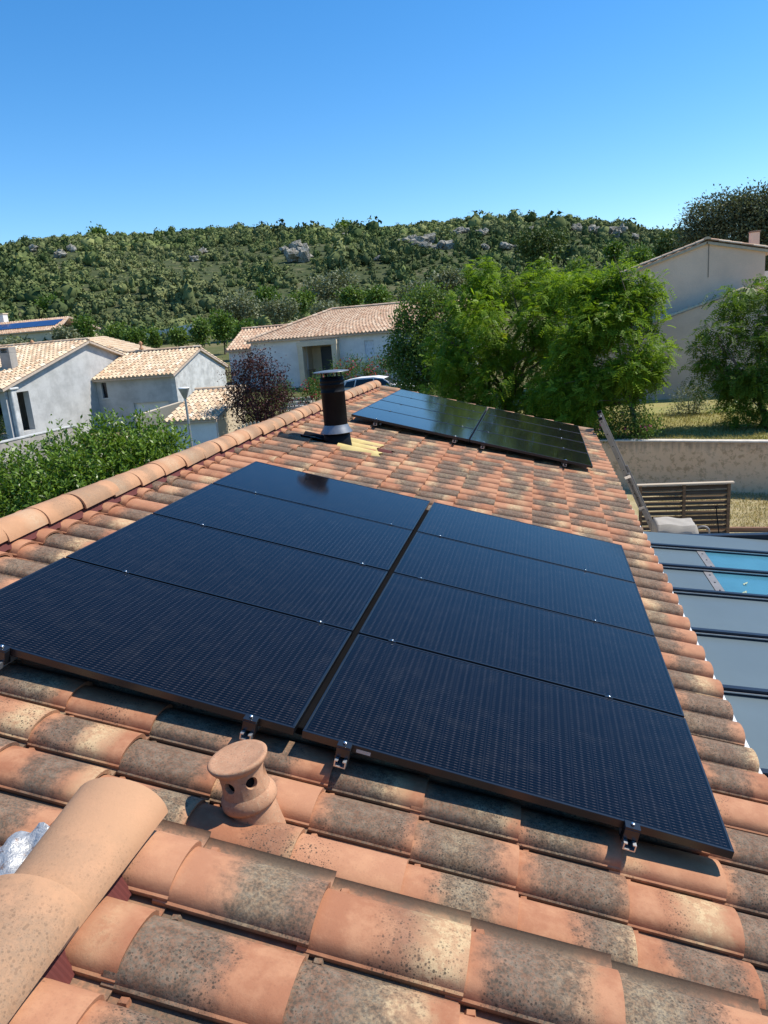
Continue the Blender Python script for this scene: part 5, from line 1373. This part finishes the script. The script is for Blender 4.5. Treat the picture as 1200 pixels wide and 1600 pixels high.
# ------------------------------------------------------------------ middle distance trees
def far_tree(name, label, px, top, bot, wpx, dist, kind, group=None, dens=1.0):
    d = ray(px, (top+bot)/2); Y = CAM[1] + dist
    pt = atY(px, top, Y); pb = atY(px, bot, Y); z0 = float(min(pb[2], terrain(pb[0], Y) + .1)) if kind != 'pine' else float(terrain(pb[0], Y))
    r = wpx/FPX*dist*.5; zc = (pt[2] + pb[2])/2; rz = (pt[2] - pb[2])/2
    o = thing(name, label, 'tree', (float(pb[0]), Y, z0), group=group)
    lob = crown_lobes(pb[0], Y, zc, r*.8, r*.8, rz*.85, 9 if kind != 'pine' else 12, (.38, .6))
    lob = np.concatenate([lob, [[pb[0], Y, zc, r*.7, r*.7, rz*.75]]])
    size = max(.16, dist*.0036)
    n = int(dens*min(4200, 420*(r*rz)/(size*size)*.07 + 900))
    leafy('foliage', lob, n, size, LEAF[kind], o, aspect=.7, droop=0, shell=.55, clump=5, spread=.6)
    trunk(o, (pb[0], Y, z0), lob, max(.1, r*.06), .4 if kind == 'pine' else .25, 4)
    return o
far_trees = [
    ('pine_tree', 'pine with a tall bare trunk, left one of the pair above the tiny villas', 197, 449, 488, 44, 165, 'pine'),
    ('pine_tree', 'rounder pine with bare trunk, right one of the pair above the tiny villas', 238, 454, 488, 40, 170, 'pine'),
    ('round_pine', 'large round light green tree crown below the rocky skyline', 846, 348, 420, 76, 150, 'pine'),
    ('cypress_tree', 'small pointed conifer between the round crown and the pink house', 960, 378, 410, 17, 150, 'green'),
    ('broadleaf_tree', 'bright green tree right of the far bungalow roof', 134, 492, 536, 44, 84, 'green'),
    ('olive_tree', 'grey olive bush in front of the far bungalow', 104, 508, 540, 52, 78, 'olive'),
    ('olive_tree', 'low olive bushes below the far bungalow, at the left edge', 24, 530, 556, 78, 66, 'olive'),
    ('broadleaf_tree', 'dark green tree behind the grey gable ridge, left of the boundary wall', 182, 503, 546, 46, 72, 'oak'),
    ('broadleaf_tree', 'mid green bushy tree just left of the boundary wall', 212, 508, 546, 40, 70, 'green'),
    ('cypress_tree', 'narrow dark cypress touching the left end of the boundary wall', 242, 512, 546, 15, 68, 'oak'),
    ('broadleaf_tree', 'dark shrubby tree left of the meadow, right of the boundary wall', 283, 512, 540, 32, 70, 'oak'),
    ('broadleaf_tree', 'dark round tree standing in the meadow', 315, 495, 541, 44, 72, 'oak'),
    ('broadleaf_tree', 'leafy green tree left of the porch house roof', 350, 480, 538, 46, 76, 'green'),
    ('broadleaf_tree', 'light green bush behind the left wing of the porch house', 384, 500, 530, 44, 70, 'green'),
    ('olive_tree', 'wide grey olive above the left wing of the porch house', 380, 452, 506, 78, 95, 'olive'),
    ('olive_tree', 'big silver-grey olive crown in the middle distance', 515, 422, 482, 96, 125, 'olive'),
    ('olive_tree', 'grey olive left of the hip ridge of the porch house', 440, 462, 502, 66, 88, 'olive'),
    ('olive_tree', 'pale olive behind the porch house ridge, left part', 510, 470, 500, 52, 75, 'olive'),
    ('broadleaf_tree', 'yellow-green tree above the porch house ridge', 592, 446, 484, 46, 95, 'green'),
    ('broadleaf_tree', 'dark tree between silver olive and porch house ridge', 470, 455, 486, 46, 105, 'oak'),
    ('olive_tree', 'grey olive above the dark oak crown', 650, 440, 482, 70, 90, 'olive'),
    ('olive_tree', 'soft grey olive behind the big feathery tree, upper left', 700, 416, 470, 74, 110, 'olive'),
    ('broadleaf_tree', 'green tree peeking above the big feathery tree', 745, 420, 470, 60, 115, 'green'),
    ('broadleaf_tree', 'dark tree behind the gap between feathery trees', 905, 395, 470, 70, 120, 'oak'),
    ('broadleaf_tree', 'green tree just left of the pink gable', 1000, 385, 450, 66, 105, 'green'),
    ('pine_tree', 'pine on the slope left of the holm oak', 1042, 362, 415, 50, 140, 'pine'),
    ('broadleaf_tree', 'green tree filling the gap above the olive by the hip ridge', 420, 448, 485, 50, 120, 'green'),
    ('broadleaf_tree', 'dark tree left of the silver-grey olive', 552, 445, 482, 42, 118, 'oak'),
    ('broadleaf_tree', 'wide dark tree at the left edge above the far bungalow', 20, 455, 500, 70, 150, 'pine'),
    ('broadleaf_tree', 'mid green tree above the far bungalow ridge', 80, 462, 500, 50, 140, 'green'),
]
for t in far_trees: far_tree(*t)

# ------------------------------------------------------------------ hillside forest: thousands of small crowns, one mass
def ico(sub):
    bm = bmesh.new(); bmesh.ops.create_icosphere(bm, subdivisions=sub, radius=1); bm.verts.index_update()
    v = np.array([q.co[:] for q in bm.verts]); f = np.array([[l.index for l in q.verts] for q in bm.faces]); bm.free(); return v, f
ICO = ico(2)
def blob_template(nlobe, nl, pointed=False):
    """a small crown: bumpy solid lobes with loose leaf sprays standing off them; triangles"""
    Vs, Fs, Ts = [], [], []; b = 0; Ls = []
    for q in range(nlobe):
        c = np.array([0, 0, .5]) if q == 0 else np.array([RG.uniform(-.3, .3), RG.uniform(-.3, .3), RG.uniform(.3, .75)])
        r = np.array([.40, .40, .40]) if q == 0 else np.full(3, RG.uniform(.22, .32))
        if pointed and q == 0: r = np.array([.24, .24, .58]); 
        v, f = ICO; n = 1 + .42*(RG.random(len(v)) - .5) + .16*np.sin(v[:, 0]*7 + q)*np.cos(v[:, 1]*6 + q*2)
        Vs.append(c + v*r*n[:, None]); Fs.append(f + b); Ts.append(np.clip(.38 + .55*(n - 1) + .15*RG.normal(size=len(v)), 0, 1)); b += len(v); Ls.append((c, r))
    k = RG.integers(0, nlobe, nl); C = np.array([Ls[i][0] for i in k]); Rr = np.array([Ls[i][1] for i in k]); D = unit(RG.normal(size=(nl, 3)) + np.array([0, 0, .3]))
    P = C + D*Rr*RG.uniform(.95, 1.25, (nl, 1)); Dn = unit(D + RG.normal(size=D.shape)*.6); tg = unit(np.cross(Dn, RG.normal(size=D.shape)))
    L = RG.uniform(.11, .24, nl); V = leaf_quads(P - tg*.06, tg, Dn, L, L*.8)
    q4 = quads_for(nl); Fs.append(np.concatenate([q4[:, [0, 1, 2]], q4[:, [0, 2, 3]]]) + b); Vs.append(V); Ts.append(np.repeat(np.clip(.5 + .3*RG.normal(size=nl), 0, 1), 4))
    return np.concatenate(Vs), np.concatenate(Ts), np.concatenate(Fs)
ICO1 = ico(1)
ICO = ICO1
TPS = [blob_template(1, 40) for _ in range(10)]
TPL = [blob_template(2, 85 + 25*(i % 2 == 0), i % 2 == 0) for i in range(12)]
rock_px = [(470, 398, 26), (465, 384, 18), (300, 398, 10), (318, 387, 9), (92, 392, 13), (30, 398, 10), (660, 372, 22), (690, 380, 18), (755, 380, 10), (797, 380, 11), (640, 368, 12), (960, 360, 16), (990, 366, 12), (930, 356, 12), (900, 352, 14), (752, 360, 12), (540, 366, 10), (50, 384, 9), (110, 384, 10), (720, 356, 10), (830, 352, 8), (590, 396, 9)]
rock_pos = []
for (x, y, s) in rock_px:
    d = ray(x, y); best = None
    for t in np.linspace(150, 470, 400):
        p = CAM + d/np.linalg.norm(d[:2])*t
        if p[2] <= terrain(p[0], p[1]) + 1.8: best = p; break
    if best is not None: rock_pos.append((best, s/FPX*t, x, y))
def forest(n, rmin, rmax, s0, s1, tpls, az0, az1, edge=False, low=False):
    az = np.radians(RG.uniform(az0, az1, n)); d = np.sqrt(RG.uniform(rmin**2, rmax**2, n)) if not edge else RG.uniform(rmin, rmax, n)
    x = CAM[0] + d*np.sin(az); y = CAM[1] + d*np.cos(az); z = terrain(x, y)
    cl = vnoise(x, y, 38, 3.0) + RG.normal(size=n)*.35
    sc_d = np.interp(d, [150, 300, 430], [1.0, .72, .50])*(.75 + .5*np.clip(vnoise(x, y, 90, 5.0), -1, 1)*.6)
    s = (s0 + (s1 - s0)*np.clip(.4 + .4*cl, 0, 1)*RG.uniform(.3, 1.15, n)**1.3)*sc_d*np.where(RG.random(n) < .12, 1.35, 1.0)*(0.75 + .45*(vnoise(x, y, 17, 9.0) > .1))
    tone = np.clip(.45 - .25*cl + .18*vnoise(x, y, 55, 2.0) + RG.normal(size=n)*.27, 0.02, 1)
    k = np.ones(n, bool)
    for (p, r, *_ ) in rock_pos:
        dv = np.hypot(x - p[0], y - p[1]); k &= (dv > r*.75) | low
        # nothing tall straight in front of a rock
        a2 = np.arctan2(x - CAM[0], y - CAM[1]) - math.atan2(p[0]-CAM[0], p[1]-CAM[1]); dd_ = math.hypot(p[0]-CAM[0], p[1]-CAM[1]) - d
        k &= ~((np.abs(a2)*d < r*.8) & (dd_ > 0) & (dd_ < 26) & (not low))
    Vs = []; Ts = []; Fs = []; nb = 0
    pick = RG.integers(0, len(tpls), n)
    for i in np.nonzero(k)[0]:
        V, t, F_ = tpls[pick[i]]; Fs.append(F_ + nb); nb += len(V); a = RG.uniform(0, 6.28); c_, s_ = math.cos(a), math.sin(a); sz = s[i]*RG.uniform(.75, 1.15)
        W = np.empty_like(V); W[:, 0] = (V[:, 0]*c_ - V[:, 1]*s_)*s[i] + x[i]; W[:, 1] = (V[:, 0]*s_ + V[:, 1]*c_)*s[i] + y[i]; W[:, 2] = V[:, 2]*sz + z[i] - .25*s[i]
        Vs.append(W); Ts.append(np.clip(tone[i] + (t - .4)*.45, 0, 1))
    return np.concatenate(Vs), np.concatenate(Ts), np.concatenate(Fs)
def tuft_template():
    nl = 16; D = unit(RG.normal(size=(nl, 3)) + np.array([0, 0, .5])); P = D*np.array([.5, .5, .35]); Dn = unit(D + RG.normal(size=D.shape)*.5); tg = unit(np.cross(Dn, RG.normal(size=D.shape)))
    L = RG.uniform(.3, .55, nl); V = leaf_quads(P - tg*.2, tg, Dn, L, L*.9); q4 = quads_for(nl)
    return V, np.repeat(np.clip(.5 + .25*RG.normal(size=nl), 0, 1), 4), np.concatenate([q4[:, [0, 1, 2]], q4[:, [0, 2, 3]]])
TPT = [tuft_template() for _ in range(8)]
parts = [forest(12000, 150, 445, 2.2, 4.6, TPT, -42, 20, False, True), forest(3300, 150, 300, 2.6, 8.5, TPL, -44, 20), forest(5400, 270, 445, 3.6, 11.5, TPS, -42, 20), forest(700, 105, 160, 1.8, 5.5, TPL, -40, 20), forest(500, 415, 432, 1.5, 4.2, TPS, -42, 18, True)]
FVx = np.concatenate([p[0] for p in parts]); FTx = np.concatenate([p[1] for p in parts])
offs = np.cumsum([0] + [len(p[0]) for p in parts[:-1]])
FFx = np.concatenate([p[2] + o_ for p, o_ in zip(parts, offs)])
fo = np_mesh('forest', FVx, FFx, forest_mat(), None, FTx, smooth=False); tag(fo, 'dense green scrub and pine forest covering the long hill', 'forest', kind='stuff')
# crest trees that stand out on the skyline
far_tree('skyline_tree', 'dark bush standing out on the skyline at the left', 152, 360, 374, 28, 425, 'oak', None, 1.6)
far_tree('skyline_tree', 'dark round tree standing out on the middle of the skyline', 541, 349, 368, 34, 425, 'oak', None, 1.6)
# rocks
def rock_mat():
    t = NT('white_limestone'); p = t.pos(); n1 = t.noise(p, .5, 6, .7); n2 = t.noise(p, 2.2, 5, .7)
    c = t.mix(t.step(n1, .4, .62), (.40, .37, .31), (.24, .21, .17)); c = t.mix(t.step(n2, .50, .62), c, (.09, .095, .045))
    return t.pbsdf(c, .95, 0, t.bump(n2, .8, .4), .1)
M['rock'] = rock_mat()
ROCK_LABEL = {(470, 398): 'largest pale limestone cliff in the middle of the hill', (465, 384): 'pale rock just above the largest cliff in the middle of the hill', (300, 398): 'small pale rock on mid slope, lower one of the pair left of the big cliff',
 (318, 387): 'small pale rock on mid slope, upper one of the pair left of the big cliff', (92, 392): 'pale outcrop below the skyline bush on the left slope', (30, 398): 'small pale rock nearest the left edge of the hill', (660, 372): 'broad pale outcrop left of the round pine, bigger one',
 (690, 380): 'pale outcrop just right of and below the broad outcrop by the round pine', (755, 380): 'small grey rock close left of the round pine, left of two', (797, 380): 'small grey rock closest to the round pine crown', (640, 368): 'small outcrop at the left end of the rocks under the crest',
 (960, 360): 'widest pale ledge on the crest right of the round pine', (990, 366): 'last pale ledge at the right end of the crest rocks', (930, 356): 'pale ledge on the crest between two wider ledges', (900, 352): 'first pale ledge on the crest right of the round pine',
 (752, 360): 'pale ledge under the crest above the small grey rocks', (540, 366): 'small pale rock right below the round skyline tree', (50, 384): 'small pale rock high on the left shoulder of the hill', (110, 384): 'pale rock under the left skyline bush, upper one',
 (720, 356): 'pale ledge on the crest left of the round pine', (830, 352): 'tiny pale ledge on the crest above the round pine', (590, 396): 'lone small pale rock right of the largest cliff'}
for (p, r, x, y) in rock_pos:
    g = MB()
    for q in range(7):
        bm = bmesh.new(); bmesh.ops.create_icosphere(bm, subdivisions=2, radius=1); off = RG.normal(size=3)*r*np.array([.42, .42, .25]); sc3 = r*RG.uniform(.22, .5)*np.array([RG.uniform(.8, 1.5), 1, RG.uniform(.6, 1.2)])
        zz = float(terrain(p[0]+off[0], p[1]+off[1])); vs = []
        for v_ in bm.verts:
            k_ = 1 + .28*math.sin(v_.co.x*5 + q) * math.cos(v_.co.y*6 + q*2) + .14*RG.normal(); vs.append((off[0] + v_.co.x*sc3[0]*k_, off[1] + v_.co.y*sc3[1]*k_, zz - p[2] + v_.co.z*sc3[2]*k_ + abs(off[2])*.6 + .4))
        bm.verts.index_update(); fs = [[l.index for l in f.verts] for f in bm.faces]; bm.free(); g.add(vs, fs)
    o = g.build('rock_outcrop', M['rock']); o.location = p; tag(o, ROCK_LABEL[(x, y)], 'rock', 'limestone outcrops on the hill')
